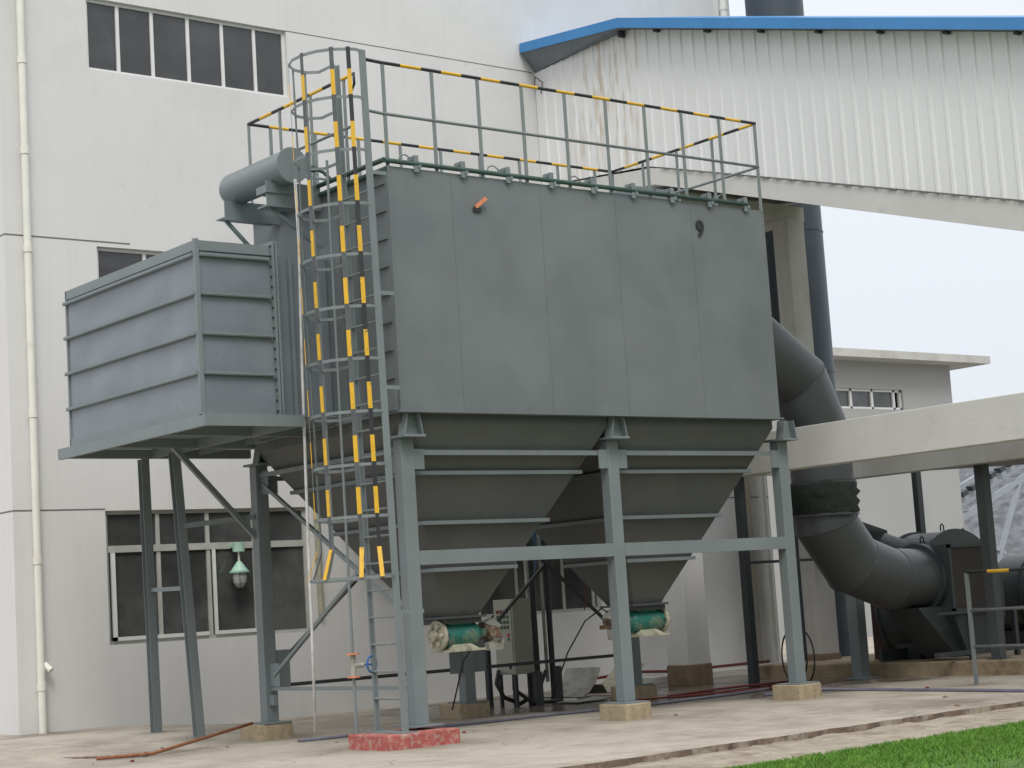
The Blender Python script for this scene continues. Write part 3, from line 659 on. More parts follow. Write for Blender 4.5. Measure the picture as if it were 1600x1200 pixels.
# ================================================================== SAFETY RAILING ON THE LID
rl = thing('safety_railing', 'yellow and black topped guard railing round the roof of the dust collector', 'railing', (3.1, 1.4, 7.3))
ZR, ZM = 8.655, 7.975
def stripe(p, q, seg=.335, start=0):
    p, q = Vector(p), Vector(q); L = (q-p).length; n_ = max(1, round(L/seg)); pts = [p+(q-p)*i/n_ for i in range(n_+1)]
    return pts, [(i+start) % 2 for i in range(n_)]
def striped_rail(a, b_, start=0, r=.024):
    pts, mi = stripe(a, b_, start=start); m = MB(); m.tube(pts, r, 8, mis=mi); return m.build('top_rail', [YEL, BLK], rl)
RX0, RX1, RY0, RY1 = -.36, 6.59, -.2, 3.1
striped_rail((RX0-.0, RY0, ZR), (RX1, RY0, ZR), 1); striped_rail((RX1, RY0, ZR), (RX1, RY1, ZR), 0)
striped_rail((RX1, RY1, ZR), (RX0, RY1, ZR), 1); striped_rail((RX0, RY1, ZR), (RX0, .45, ZR), 1)
m = MB(); m.tube([(-.65, -.30, ZR-.03), (RX0, RY0, ZR)], .024, 8); m.build('rail_link', BLK, rl)
m = MB(); m.tube([(-.64, -.30, ZM-.02), (RX0, RY0, ZM), (RX1, RY0, ZM)], .022, 8); m.build('mid_rail', RAILG, rl)
MB().tube([(RX1, RY0, ZM), (RX1, RY1, ZM)], .022, 8).build('mid_rail', RAILG, rl)
MB().tube([(RX1, RY1, ZM), (RX0, RY1, ZM)], .022, 8).build('mid_rail', RAILG, rl)
MB().tube([(RX0, RY1, ZM), (RX0, .45, ZM)], .022, 8).build('mid_rail', RAILG, rl)
MB().tube([(RX0, .45, ZR), (RX0-.05, .30, ZR-.02), (RX0-.05, .30, ZR-.16), (RX0, .45, ZR-.22)], .018, 8).build('rail_end', BLK, rl)
for x in (-.30, .48, 1.24, 2.0, 2.77, 3.53, 4.28, 5.02, 5.80, 6.57):
    MB().box(x-.022, x+.022, RY0-.012, RY0+.012, 7.27, ZR).build('post', RAILG, rl)
for x in (.0, .76, 1.52, 2.28, 3.04, 3.8, 4.6, 5.4, 6.2, RX1):
    MB().box(x-.022, x+.022, RY1-.012, RY1+.012, 7.27, ZR).build('post', RAILG, rl)
for y in (.75, 1.55, 2.35): MB().box(RX1-.012, RX1+.012, y-.022, y+.022, 7.27, ZR).build('post', RAILG, rl)
for y in (.62, 1.45, 2.25, RY1): MB().box(RX0-.012, RX0+.012, y-.022, y+.022, 7.27, ZR).build('post', RAILG, rl)

# ================================================================== CAGED LADDER
ld = thing('caged_ladder', 'tall grey cage ladder with yellow and black bars left of the dust collector', 'ladder', (-.6, 0, .155))
LX = -.60; Y1_, Y2_ = -.32, .30
m = MB(); m.box(LX-.05, LX+.05, Y1_-.006, Y1_+.006, .135, 8.74); m.box(LX+.038, LX+.05, Y1_, Y1_+.06, .135, 8.74); m.build('stringer', STEEL, ld)
m = MB(); m.box(LX-.02, LX+.03, Y2_-.006, Y2_+.006, .135, 8.70); m.box(LX+.022, LX+.03, Y2_-.05, Y2_, .135, 8.70); m.build('stringer', STEEL, ld)
z = .55
while z < 7.4:
    m = MB(); m.cyl((LX, Y1_, z), (LX, Y2_, z), .014, 8); m.build('rung', RAILG, ld); z += .335
HP = [(-.60+(x_+.6)*.86, y_) for x_, y_ in [(-.60, -.32), (-.74, -.34), (-.84, -.31), (-1.05, -.20), (-1.20, -.03), (-1.28, .18), (-1.28, .42), (-1.19, .62), (-1.01, .76), (-.78, .80), (-.60, .70), (-.60, .33)]]
HZ = [8.72, 8.10, 7.42, 6.73, 6.08, 5.42, 4.76, 4.10, 3.44, 2.80]
def hoop(z, k=1.0, name='hoop'):
    pts = [Vector((LX+(x-LX)*k, .15+(y-.15)*(k if 0 < i < len(HP)-1 else 1), z)) for i, (x, y) in enumerate(HP)]
    m = MB(); h2_, t2 = .019, .004; vs = []
    n_ = len(pts)
    for i, p in enumerate(pts):
        tn = (pts[min(i+1, n_-1)]-pts[max(i-1, 0)]).normalized(); nr = Vector((-tn.y, tn.x, 0))
        for a, b_ in ((-1,-1),(1,-1),(1,1),(-1,1)): vs.append(p+nr*a*t2+Vector((0,0,b_*h2_)))
    fs = [(0,1,2,3), tuple((n_-1)*4+q for q in (3,2,1,0))]
    for i in range(n_-1):
        for q in range(4): fs.append((i*4+q, i*4+(q+1) % 4, (i+1)*4+(q+1) % 4, (i+1)*4+q))
    m.add(vs, fs); return m.build(name, RAILG, ld)
for z in HZ: hoop(z)
hoop(2.05, 1.17)
BARS = [(2, YEL, BLK, .027), (3, YEL, DGREY, .027), (5, YEL, DGREY, .027), (7, YEL, RAILG, .02), (8, RAILG, RAILG, .02), (9, RAILG, RAILG, .02)]
for idx, ym, dm, wd in BARS:
    x, y = HP[idx]; m = MB()
    tn = Vector((HP[idx+1][0]-HP[idx-1][0], HP[idx+1][1]-HP[idx-1][1], 0)).normalized()
    nr = Vector((tn.y, -tn.x, 0))
    if nr.dot(Vector((x-LX, y-.15, 0))) < 0: nr = -nr
    c = Vector((x, y, 0))+nr*.009
    for za, zb_ in zip(HZ[:-1], HZ[1:]):
        zs = zb_+.36
        m.bar((c.x, c.y, za+.03), (c.x, c.y, zs), wd*2, .006, up=nr, mi=1); m.bar((c.x, c.y, zs), (c.x, c.y, zb_+.03), wd*2, .009, up=nr, mi=0)
    k = 1.20; c2 = Vector((LX+(x-LX)*k, .15+(y-.15)*k, 2.05))+nr*.009; cm = c+(c2-c)*.35; cm.z = 2.42
    m.bar((c.x, c.y, HZ[-1]+.03), (c.x, c.y, 2.42), wd*1.6, .006, up=nr, mi=1)
    m.bar((c.x, c.y, 2.42), c2, wd*2, .009, up=nr, mi=0)
    m.build('cage_bar', [ym, dm], ld)
for z in (1.6, 4.4, 5.6, 7.15):
    m = MB(); m.box(LX-.02, -.34 if z > 4 else -.2, Y1_+.0, Y1_+.012, z-.025, z+.025); m.build('bracket', STEEL, ld)
MB().box(LX-.12, LX+.12, Y1_-.1, Y2_+.1, .136, .15).build('foot_plate', STEEL, ld)

for o in ld.children:                                # the ladder leans slightly out at the top
    for v in o.data.vertices: v.co.x -= .0105*v.co.z

# ================================================================== INLET DUCT AND PLATFORM
idt = thing('inlet_duct', 'ribbed grey rectangular inlet duct box raised on the left of the dust collector', 'duct', (-1.5, 3.1, 4.2))
IX0, IX1, IY0, IY1, IZ0, IZ1 = -2.35, -1.28, 1.21, 5.0, 4.21, 6.43
m = MB(); m.box(IX0+.02, IX1, IY0+.02, IY1, IZ0, IZ1)
for face in (0, 1):                                   # oil-canned thin sheets
    nx, nz = (40, 28) if face == 0 else (12, 28); vs = []
    for i in range(nx+1):
        for j in range(nz+1):
            z = IZ0+(IZ1-IZ0)*j/nz
            row = (z-4.725)/.505; fr_ = abs(math.sin(math.pi*max(0, min(4.6, row+1))))
            if face == 0:
                y = IY0+(IY1-IY0)*i/nx; bl = .035*fr_*noise.noise(Vector((y*1.3, z*1.1, 3)))*min(1, min(i, nx-i)/4); vs.append((IX0-bl, y, z))
            else:
                x = IX0+(IX1-IX0)*i/nx; bl = .015*fr_*noise.noise(Vector((x*1.5, z*1.2, 9)))*min(1, min(i, nx-i)/3); vs.append((x, IY0-bl, z))
    m.add(vs, [(i*(nz+1)+j, (i+1)*(nz+1)+j, (i+1)*(nz+1)+j+1, i*(nz+1)+j+1) for i in range(nx) for j in range(nz)], 0, True)
bx = m.build('box', SHEET, idt)
for z in (4.725, 5.23, 5.74, 6.24):
    m = MB(); m.box(IX0-.055, IX0-.0, IY0+.02, IY1+.04, z-.005, z+.005); m.box(IX0-.055, IX0-.05, IY0+.02, IY1+.04, z, z+.04); m.build('rib', STEEL, bx)
    m = MB(); m.box(IX0+.03, IX1-.02, IY0-.055, IY0, z-.005, z+.005); m.box(IX0+.03, IX1-.02, IY0-.055, IY0-.05, z, z+.04); m.build('rib', STEEL, bx)
m = MB(); m.box(IX0-.03, IX0+.03, IY0-.03, IY0+.03, IZ0, IZ1+.03); m.build('corner_angle', STEEL, bx)
m = MB(); m.box(IX0-.02, IX0+.02, IY1-.02, IY1+.02, IZ0, IZ1+.01); m.build('corner_angle', STEEL, bx)
m = MB(); m.box(IX0-.02, IX0+.01, IY0, IY1, IZ0, IZ0+.11); m.box(IX0, IX1, IY0-.02, IY0+.01, IZ0, IZ0+.11); m.build('bottom_rail', STEEL, bx)
m = MB(); m.box(IX0-.02, IX0+.01, IY0, IY1, IZ1-.12, IZ1+.01); m.box(IX0, IX1, IY0-.02, IY0+.01, IZ1-.12, IZ1+.01); m.build('top_rail', STEEL, bx)
m = MB(); m.box(IX1, IX1+.03, IY0-.09, 3.2, IZ0-.03, IZ1+.06); m.box(IX1+.045, IX1+.075, IY0-.09, 3.2, IZ0-.03, IZ1+.06)
m.box(IX1+.03, IX1+.045, IY0-.02, 3.15, IZ0, IZ1)
fl = m.build('flange', STEEL, idt)
m = MB()
for i in range(17):
    z = IZ0+.06+.135*i; m.cyl((IX1-.02, IY0-.055, z), (IX1+.095, IY0-.055, z), .016, 6)
m.build('bolts', DARKST, fl)
m = MB(); m.box(IX1+.075, -.33, IY0+.12, 3.05, IZ0+.02, IZ1-.08); m.build('transition', SHEET, idt)
MB().box(-.95, -.90, IY0+.06, IY0+.12, IZ0+.02, IZ1-.1).build('stiffener', STEEL, idt)

pf = thing('duct_platform', 'grey steel platform with two slim legs carrying the ribbed inlet duct', 'platform', (-1.2, 3.1, .1))
m = MB(); m.box(-2.45, -1.0, .98, 1.04, 4.05, 4.2); m.box(-2.45, -1.0, 1.04, 1.12, 4.19, 4.2); m.build('beam', STEEL, pf)
m = MB(); m.box(-2.45, -2.39, 1.04, 5.25, 4.05, 4.2); m.build('beam', STEEL, pf)
m = MB(); m.box(-2.39, .55, 5.0, 5.1, 4.05, 4.18); m.build('beam', STEEL, pf)
m = MB(); m.box(-1.1, -1.04, 1.04, 5.0, 4.05, 4.18); m.build('beam', STEEL, pf)
for y in (2.2, 3.7): MB().box(-2.39, -.16, y-.04, y+.04, 4.06, 4.18).build('joist', STEEL, pf)
MB().box(-2.38, -.35, 1.04, 5.0, 4.182, 4.2).build('deck', STEEL, pf)
MB().box(-.35, .95, 3.56, 5.0, 4.182, 4.2).box(-.35, -.33, 1.3, 5.0, 4.09, 4.181).build('deck', STEEL, pf)
# legs, struts
for (ta, tb) in (((-1.17, 5.15, 4.05), (-1.0, 5.40, .08)), ((-1.20, 4.15, 4.05), (-.93, 4.25, .05))):
    m = MB(); p_, q_ = Vector(ta), Vector(tb)
    for s_ in (-1, 1): m.bar(p_+Vector((0, s_*.055, 0)), q_+Vector((0, s_*.055, 0)), .13, .008, up=(0, 1, 0))
    m.bar(p_, q_, .01, .10, up=(0, 1, 0)); m.build('leg', STEEL, pf)
m = MB(); m.bar((-1.08, 5.28, 2.15), (-1.08, 4.24, 2.13), .05, .06); m.build('cross_tie', STEEL, pf)
m = MB(); m.bar((-1.12, 4.15, 3.0), (-.2, 3.70, 3.08), .05, .07); m.build('cross_tie', STEEL, pf)
m = MB(); m.bar((-1.46, 3.72, 4.1), (-.18, 3.72, 2.78), .07, .07); m.build('knee_brace', STEEL, pf)

# ================================================================== AIR TANK
at = thing('air_receiver', 'small grey horizontal air cylinder on brackets at the upper left of the dust collector', 'air tank', (-1.0, 1.9, 7.0))
m = MB(); m.cyl((-.93, 1.12, 7.53), (-.93, 2.62, 7.53), .225, 36)
for a, b_, y0, y1 in ((.225, .19, 2.62, 2.70), (.19, .10, 2.70, 2.75)): m.cyl((-.93, y0, 7.53), (-.93, y1, 7.53), a, 36, r2=b_)
m.build('shell', mat('tank_paint', (.17, .20, .205), .35, var=.06, scale=2), at)
MB().cyl((-.93, 1.07, 7.53), (-.93, 1.12, 7.53), .24, 36).build('end_cap', STEEL, at)
m = MB(); m.box(-1.18, -.34, 1.35, 1.37, 7.02, 7.36); m.box(-1.18, -.34, 1.37, 1.60, 7.02, 7.04); m.prism([(-1.2, 1.33, 7.2), (-.78, 1.33, 7.2), (-.78, 1.33, 7.42), (-1.2, 1.33, 7.3)], (0, .25, 0)); m.build('saddle', STEEL, at)
m = MB(); m.box(-1.2, -.34, 2.42, 2.44, 7.05, 7.32); m.box(-1.2, -.34, 2.44, 2.66, 7.08, 7.1); m.build('saddle', STEEL, at)
MB().bar((-1.15, 2.5, 7.06), (-.35, 2.5, 6.3), .045, .045).build('strut', STEEL, at)
MB().bar((-1.1, 1.45, 7.04), (-.35, 1.45, 6.55), .045, .045).build('strut', STEEL, at)
m = MB(); m.cyl((-.78, 1.2, 7.55), (-.5, 1.2, 7.55), .05, 12); m.cyl((-.62, 1.2, 7.55), (-.62, 1.2, 7.72), .04, 12); m.cyl((-.68, 1.1, 7.45), (-.68, 1.1, 7.66), .05, 12); m.tube([(-.5, 1.2, 7.55), (-.4, 1.15, 7.5), (-.38, 1.0, 7.36)], .025, 8)
m.build('air_valve', GREENR, at)

# hanging hose, air pipe with hand valve
o = MB().tube([(-.95, 1.0, 7.32), (-.94, 1.0, 6.5), (-.945, 1.06, 5.0), (-.94, 1.12, 3.2), (-.935, 1.16, 1.4), (-.94, 1.19, .14)], .020, 8).build('hanging_hose', WHITEROPE)
tag(recentre(o, (-.94, 1.19, .14)), 'thin white hose hanging straight down from the air tank', 'hose')
ap = thing('air_pipe', 'thin upright pipe with orange flanged valve and blue handwheel left of the ladder foot', 'pipe', (-.82, .42, .135))
MB().cyl((-.82, .42, 1.13), (-.82, .42, 7.45), .018, 8).build('upper_pipe', STEEL, ap)
MB().cyl((-.82, .42, .135), (-.82, .42, .83), .020, 8).build('lower_pipe', STEEL, ap)
vb = MB().cyl((-.82, .42, .84), (-.82, .42, 1.12), .035, 12).cyl((-.82, .42, .98), (-.70, .36, .98), .035, 10).build('valve_body', TIN, ap)
for z in (1.11, .825): MB().cyl((-.82, .42, z), (-.82, .42, z+.02), .085, 14).build('flange', ORANGE, vb)
c = Vector((-.62, .30, .98)); ax = Vector((.35, -.94, 0)).normalized(); sd = ax.cross(Vector((0, 0, 1)))
m = MB(); m.tube([c+(sd*math.cos(a)+Vector((0, 0, 1))*math.sin(a))*.10 for a in [i*2*math.pi/20 for i in range(20)]], .014, 6, closed=True)
for a in (0, 2.1, 4.2): m.cyl(c, c+(sd*math.cos(a)+Vector((0, 0, 1))*math.sin(a))*.10, .01, 6)
m.cyl(c-Vector((.12, -.06, 0)), c, .012, 6); m.build('handwheel', BLUEW, vb)

# ================================================================== DISCHARGE VALVES
def valve(cx, cy, sgn, label):
    t_ = thing('discharge_valve', label, 'rotary valve', (cx, cy, 1.0), 'discharge valves under the hoppers')
    z = 1.25
    MB().box(cx-.30, cx+.30, cy-.28, cy+.28, 1.40, 1.469).build('top_flange', DUCTM, t_)
    q = lambda d_: cx+sgn*d_
    m = MB(); m.cyl((q(-.30), cy-.1, z), (q(.26), cy-.1, z), .165, 24); m.box(min(q(-.2), q(.2)), max(q(-.2), q(.2)), cy-.2, cy+.1, 1.36, 1.40); m.build('body', TEAL, t_)
    MB().cyl((q(.26), cy-.1, z), (q(.36), cy-.1, z), .165, 24, r2=.09).cyl((q(.36), cy-.1, z), (q(.46), cy-.1, z), .07, 12).build('bearing_housing', TEAL, t_)
    m = MB(); m.cyl((q(-.35), cy-.1, z), (q(-.30), cy-.1, z), .205, 24)
    for a in range(6): m.cyl((q(-.40), cy-.1+.14*math.cos(a*1.047), z+.14*math.sin(a*1.047)), (q(-.36), cy-.1+.14*math.cos(a*1.047), z+.14*math.sin(a*1.047)), .035, 8)
    m.cyl((q(-.42), cy-.1, z), (q(-.36), cy-.1, z), .07, 12); m.build('end_cover', CREAM, t_)
    m = MB()
    for k in range(10):
        a = k*.628; m.cyl((q(-.29), cy-.1+.18*math.cos(a), z+.18*math.sin(a)), (q(-.26), cy-.1+.18*math.cos(a), z+.18*math.sin(a)), .014, 6)
    m.build('bolts', DARKST, t_)
    m = MB(); m.tube([(q(.6), cy-.1, z+.1), (q(.72), cy, z+.22), (q(.8), cy+.3, z+.05), (q(.75), cy+.8, z-.4), (q(.8), cy+1.2, z-1.1)], .012, 6); m.build('cable', RUBBER, t_)
    m = MB(); m.box(min(q(-.30), q(.30)), max(q(-.30), q(.30)), cy-.34, cy+.12, 1.02, 1.05); m.prism([(q(-.22), cy-.3, 1.05), (q(.22), cy-.3, 1.05), (q(.16), cy-.2, 1.12), (q(-.16), cy-.2, 1.12)], (0, .3, 0)); m.build('outlet_flange', CREAM, t_)
    m = MB(); m.cyl((q(.46), cy-.05, z+.02), (q(.66), cy-.05, z+.02), .12, 14); m.box(min(q(.48), q(.70)), max(q(.48), q(.70)), cy-.2, cy+.1, z-.09, z-.03); m.cyl((q(.55), cy-.25, z+.0), (q(.55), cy-.15, z+.0), .09, 12); m.build('gearbox', RUSTM, t_)
    m = MB(); m.prism([(q(.46), cy-.2, z-.16), (q(.56), cy-.2, z-.10), (q(.66), cy-.2, z-.17), (q(.74), cy-.2, z-.10), (q(.72), cy-.2, z-.25), (q(.48), cy-.2, z-.25)], (0, .1, 0)); m.prism([(q(.44), cy-.15, z+.14), (q(.62), cy-.15, z+.19), (q(.74), cy-.15, z+.08), (q(.70), cy-.15, z+.05), (q(.5), cy-.15, z+.11)], (0, .14, 0)); m.build('chain_guard', TIN, t_)
valve(1.55, 1.5, 1, 'dirty green rotary valve with cream end cover under the left hopper')
valve(5.02, 1.5, -1, 'green rotary valve with rusty gearbox under the right hopper, half behind a column')

# ================================================================== EXHAUST DUCT
ed = thing('exhaust_duct', 'fat dark grey round duct bending down from the dust collector to the fan', 'duct', (9.34, 1.5, 1.1))
R_ = .515; DY = 1.5
up_path = [(6.6, DY, 5.85), (7.6, DY, 5.80), (8.92, DY, 4.98), (9.34, DY, 4.10), (9.34, DY, 3.27)]
MB().tube(up_path, R_, 48, split=True).build('upper_elbow', DUCTM, ed)
m = MB(); zs = [3.30, 3.24, 3.16, 3.10, 3.03, 2.95, 2.87, 2.80, 2.73]; rr_ = [.53, .575, .545, .60, .55, .595, .545, .58, .53]
n_ = 48; vs = []
for i, (z, r) in enumerate(zip(zs, rr_)):
    for j in range(n_):
        a = 2*math.pi*j/n_; k = r + .03*noise.noise(Vector((math.cos(a)*2.4, math.sin(a)*2.4, z*9)))
        vs.append((9.34+k*math.cos(a), DY+k*math.sin(a), z + .018*noise.noise(Vector((math.cos(a)*3, math.sin(a)*3, i*5)))))
m.add(vs, [(i*n_+j, i*n_+(j+1) % n_, (i+1)*n_+(j+1) % n_, (i+1)*n_+j) for i in range(len(zs)-1) for j in range(n_)], 0, True)
bl = m.build('canvas_bellows', CANV, ed)
for z in (3.26, 2.745): MB().cyl((9.34, DY, z-.02), (9.34, DY, z+.02), .56, 48).build('clamp_ring', DUCTM, bl)
def mitre_seam(path, i, r=R_):
    p = Vector(path[i]); a = (p-Vector(path[i-1])).normalized(); b2 = (Vector(path[i+1])-p).normalized(); tn = (a+b2).normalized(); bd = (b2-a).normalized()
    k = 1/max(a.dot(tn), .5); sd_ = tn.cross(bd)
    return MB().tube([p+bd*math.cos(t)*(r+.004)*k+sd_*math.sin(t)*(r+.004) for t in [j*2*math.pi/48 for j in range(48)]], .006, 6, closed=True).build('weld_seam', DUCTM, ed)
for i in (1, 2, 3): mitre_seam(up_path, i)
lo_path = [(9.34, DY, 2.76), (9.34, DY, 2.60), (9.90, DY, 1.93), (10.80, DY, 1.64), (11.55, DY, 1.61)]
MB().tube(lo_path, R_, 48, split=True).build('lower_elbow', DUCTM, ed)
for i in (1, 2, 3): mitre_seam(lo_path, i)
m = MB(); m.cyl((11.52, DY, 1.61), (11.57, DY, 1.61), .60, 40); m.cyl((11.60, DY, 1.61), (11.66, DY, 1.61), .60, 40); m.cyl((11.57, DY, 1.61), (11.60, DY, 1.61), .55, 40); m.build('end_flange', DARKST, ed)

# ================================================================== FAN
fn = thing('exhaust_fan', 'big dark centrifugal fan with lifting lugs and a brown inlet panel at the right', 'fan', (13.2, 2, .19))
m = MB(); m.box(11.66, 12.80, .92, 2.1, 1.02, 2.16); m.prism([(11.7, .95, 1.02), (12.78, .95, 1.02), (12.45, .95, .30), (12.05, .95, .30)], (0, 1.1, 0))
ib = m.build('inlet_box', FANM, fn)
MB().box(11.72, 12.72, .895, .92, 1.08, 2.08).build('inlet_panel', BROWN, ib)
m = MB()
for x in (11.69, 12.76): m.box(x-.03, x+.03, .87, .92, 1.02, 2.16)
m.box(11.66, 12.8, .87, .92, 2.10, 2.16); m.box(11.66, 12.8, .87, .92, 1.02, 1.07); m.build('panel_frame', FANM, ib)
m = MB(); n_ = 48; cxx, czz = 13.45, 1.18; pts = []
for i in range(n_):
    a = 2*math.pi*i/n_; r = 1.22+.05*math.sin(a/2)
    pts.append((cxx+r*math.cos(a), 2.12, czz+max(-.95, r*math.sin(a)) if math.sin(a) < 0 else czz+r*math.sin(a)))
m.prism(pts, (0, .9, 0)); sc = m.build('scroll', FANM, fn)
m = MB()
for yy in (2.08, 2.98): m.prism([(x*1.0+(x-cxx)*.03, yy, z+(z-czz)*.03) for x, _, z in pts], (0, .045, 0))
m.build('scroll_flange', FANM, sc)
for x in (12.75, 13.35, 13.95, 14.4):
    zt_ = czz+math.sqrt(max(.01, 1.27**2-(x-cxx)**2)); m = MB()
    m.tube([(x-.045, 2.3, zt_), (x-.045, 2.3, zt_+.09), (x, 2.3, zt_+.13), (x+.045, 2.3, zt_+.09), (x+.045, 2.3, zt_)], .014, 6); m.build('lifting_lug', FANM, sc)
# outlet duct from scroll toward the chimney
m = MB(); m.tube([(12.9, 2.7, 1.9), (12.4, 3.6, 2.35), (12.9, 5.0, 2.8), (14.7, 6.5, 3.1)], .36, 20); m.build('outlet_duct', FANM, fn)
m = MB(); m.tube([(12.62, 3.2, 2.15), (12.45, 3.5, 2.3), (12.5, 3.85, 2.42)], .42, 16); m.build('outlet_bellows', CANV, fn)
# skid
m = MB(); m.bar((11.1, .80, 1.0), (14.6, .80, 1.0), .06, .05); m.bar((11.0, .80, .32), (14.6, .80, .32), .08, .08)
for x in (11.95, 13.2, 14.5): m.bar((x, .8, .19), (x, .8, 1.0), .07, .09)
m.bar((11.7, 2.6, .30), (14.6, 2.6, .30), .08, .2); m.build('skid_frame', FANM, fn)
m = MB(); m.prism([(11.0, 1.1, 1.12), (11.66, 1.1, 1.12), (12.3, 1.1, .24), (11.95, 1.1, .24)], (0, .7, 0)); m.build('inlet_gusset', FANM, fn)
MB().box(12.6, 13.7, 3.05, 3.5, .19, 1.45).build('drive_pedestal', mat('dark_red_brown', (.035, .018, .016), .8, var=.3), fn)
MB().box(12.4, 14.4, 2.3, 2.8, .19, .6).build('pedestal', DARKST, fn)
mt = thing('fan_motor', 'dark round ribbed drive motor beside the fan at the right edge', 'motor', (16.6, 2.4, .19))
m = MB(); m.cyl((16.55, 1.7, 1.15), (16.55, 3.2, 1.15), .80, 40); m.build('housing', FANM, mt)
m = MB(); m.cyl((16.55, 1.55, 1.15), (16.55, 1.7, 1.15), .90, 40); m.build('end_shield', DARKST, mt)
m = MB()
for k in range(2): m.cyl((16.55, 1.95+.6*k, 1.15), (16.55, 1.99+.6*k, 1.15), .83, 40)
m.build('cooling_rings', DARKST, mt); MB().box(15.9, 17.2, 1.7, 3.2, .19, .5).build('foot', DARKST, mt)

# handrail near the fan
hr = thing('handrail', 'low grey handrail with a single yellow band, in front of the fan', 'railing', (9.4, -3, -.05))
m = MB(); pts = [(9.4, -1.2, 1.66), (9.4, -1.60, 1.655), (9.4, -2.0, 1.65), (9.4, -4.2, 1.64), (9.4, -6.5, 1.64)]
m.tube(pts, .026, 8, mis=[1, 0, 1, 1]); m.build('top_rail', [YEL, BLK], hr)
for z in (1.08, .53): MB().tube([(9.4, -1.2, z), (9.4, -6.5, z)], .02, 8).build('rail', RAILG, hr)
for y in (-1.2, -3.9, -6.5): MB().box(9.375, 9.425, y-.025, y+.025, -.05, 1.65).build('post', RAILG, hr)

# ================================================================== CONTROL CABINET AND PIPES
cc = thing('control_cabinet', 'beige electrical control cabinet with rows of small buttons standing in shade under the collector', 'cabinet', (5.2, 4.9, -.05))
MB().box(5.03, 5.40, 4.55, 5.05, .48, 1.70).build('box', CAB, cc, bevel=.008)
dr = MB().box(5.015, 5.03, 4.58, 5.02, .51, 1.67).build('door', CAB, cc)
for r in range(4):
    for k in range(4): MB().box(5.005, 5.015, 4.64+k*.085, 4.69+k*.085, 1.22+r*.085, 1.27+r*.085).build('button', GREENR if r < 3 else REDST, dr)
MB().cyl((5.0, 4.66, 1.12), (5.015, 4.66, 1.12), .028, 12).build('stop_button', REDBTN, dr)
MB().cyl((5.0, 4.66, 1.05), (5.015, 4.66, 1.05), .022, 12).build('start_button', GREENR, dr)
MB().cyl((5.0, 4.66, .6), (5.015, 4.66, .6), .03, 10).build('lock', BLK, dr)
for x in (5.06, 5.34):
    for y in (4.60, 5.0): MB().box(x-.025, x+.025, y-.025, y+.025, -.05, .48).build('leg', DARKST, cc)
tag(recentre(MB().tube([(4.95, 4.9, .55), (4.85, 4.85, .35), (4.95, 4.8, .12), (5.2, 4.7, .0), (5.5, 4.6, .15), (5.7, 4.6, .5)], .035, 8).tube([(5.1, 4.7, .5), (5.05, 4.65, .25), (5.3, 4.5, -.0), (5.9, 4.5, .0)], .03, 8).build('cable_loop', RUBBER), (5.2, 4.7, -.03)), 'tangle of black cables below the beige cabinet', 'cable')
pr_ = thing('cable_riser', 'bundle of upright conduits and pipes beside the beige cabinet', 'conduits', (5.9, 4.9, -.05))
for x, r, m_, z0, z1, y in ((5.62, .035, TIN, .45, 2.9, 4.85), (5.78, .07, DARKST, -.05, 4.0, 4.95), (5.93, .03, TIN, .3, 4.0, 4.85), (6.05, .05, DARKST, -.05, 4.0, 4.85), (5.08, .06, DARKST, -.05, 1.3, 5.35)):
    MB().cyl((x, y, z0), (x, y, z1), r, 10).build('conduit', m_, pr_)
MB().box(5.95, 6.12, 4.7, 4.8, -.05, .55).build('foot_post', DUCTM, pr_)
MB().box(5.35, 5.50, 4.45, 4.6, -.05, .5).build('foot_post', DUCTM, pr_)
MB().bar((5.55, 4.8, 2.75), (6.0, 4.8, 2.35), .05, .05).build('clamp_arm', DARKST, pr_)
# lamp and wiring hanging below the right hopper rim
lo = thing('hanging_lamp', 'small dusty cream lamp with red wires hanging behind the front middle column', 'lamp', (5.2, 3.4, 1.5))
MB().cyl((5.75, 3.35, 2.02), (5.75, 3.35, 2.14), .07, 12, r2=.03).build('shade', CREAM, lo); MB().cyl((5.75, 3.35, 1.95), (5.75, 3.35, 2.02), .06, 12).build('globe', CREAM, lo)
m = MB(); m.tube([(5.75, 3.35, 2.14), (5.75, 3.35, 2.2)], .012, 6); m.tube([(5.6, 3.3, 2.1), (5.55, 3.3, 1.9), (5.58, 3.3, 1.6), (5.5, 3.3, 1.45)], .01, 6); m.build('wires', REDST, lo)

# ================================================================== LOOSE THINGS ON THE GROUND
def scrap(pts, label, m_=TIN, th=.012):
    o = MB(); n_ = len(pts)//2
    vs = [Vector(p) for p in pts]; top = [v+Vector((0, 0, th)) for v in vs]
    fs = [(2*i, 2*i+1, 2*i+3, 2*i+2) for i in range(n_-1)]; N = len(vs)
    o.add(vs+top, fs+[tuple(k+N for k in q_) for q_ in fs]); ob = o.build('sheet_offcut', m_)
    sm = ob.modifiers.new('solid', 'SOLIDIFY'); sm.thickness = .004
    recentre(ob, (sum(v.x for v in vs)/N, sum(v.y for v in vs)/N, min(v.z for v in vs))); tag(ob, label, 'metal sheet', 'bent sheet metal offcuts'); return ob
def curl(x, y, ang, L, prof, label, m_=TIN):       # a sheet bent along its length
    ca, sa = math.cos(ang), math.sin(ang); pts = []
    for u, z in prof:
        for v in (0, L):
            pts.append((x+u*ca-v*sa*1.0+.1*z*v, y+u*sa+v*ca, z))
    return scrap(pts, label, m_)
curl(6.15, 4.7, .25, .75, [(0, .02), (.25, .0), (.5, -.02), (.75, .06), (.95, .22), (1.1, .44)], 'pale bent sheet offcut with a raised corner beside the conduits')
curl(5.75, 3.9, .1, .5, [(0, -.03), (.5, -.035), (.9, -.01)], 'flat pale sheet offcut lying lowest on the floor behind the front middle column')
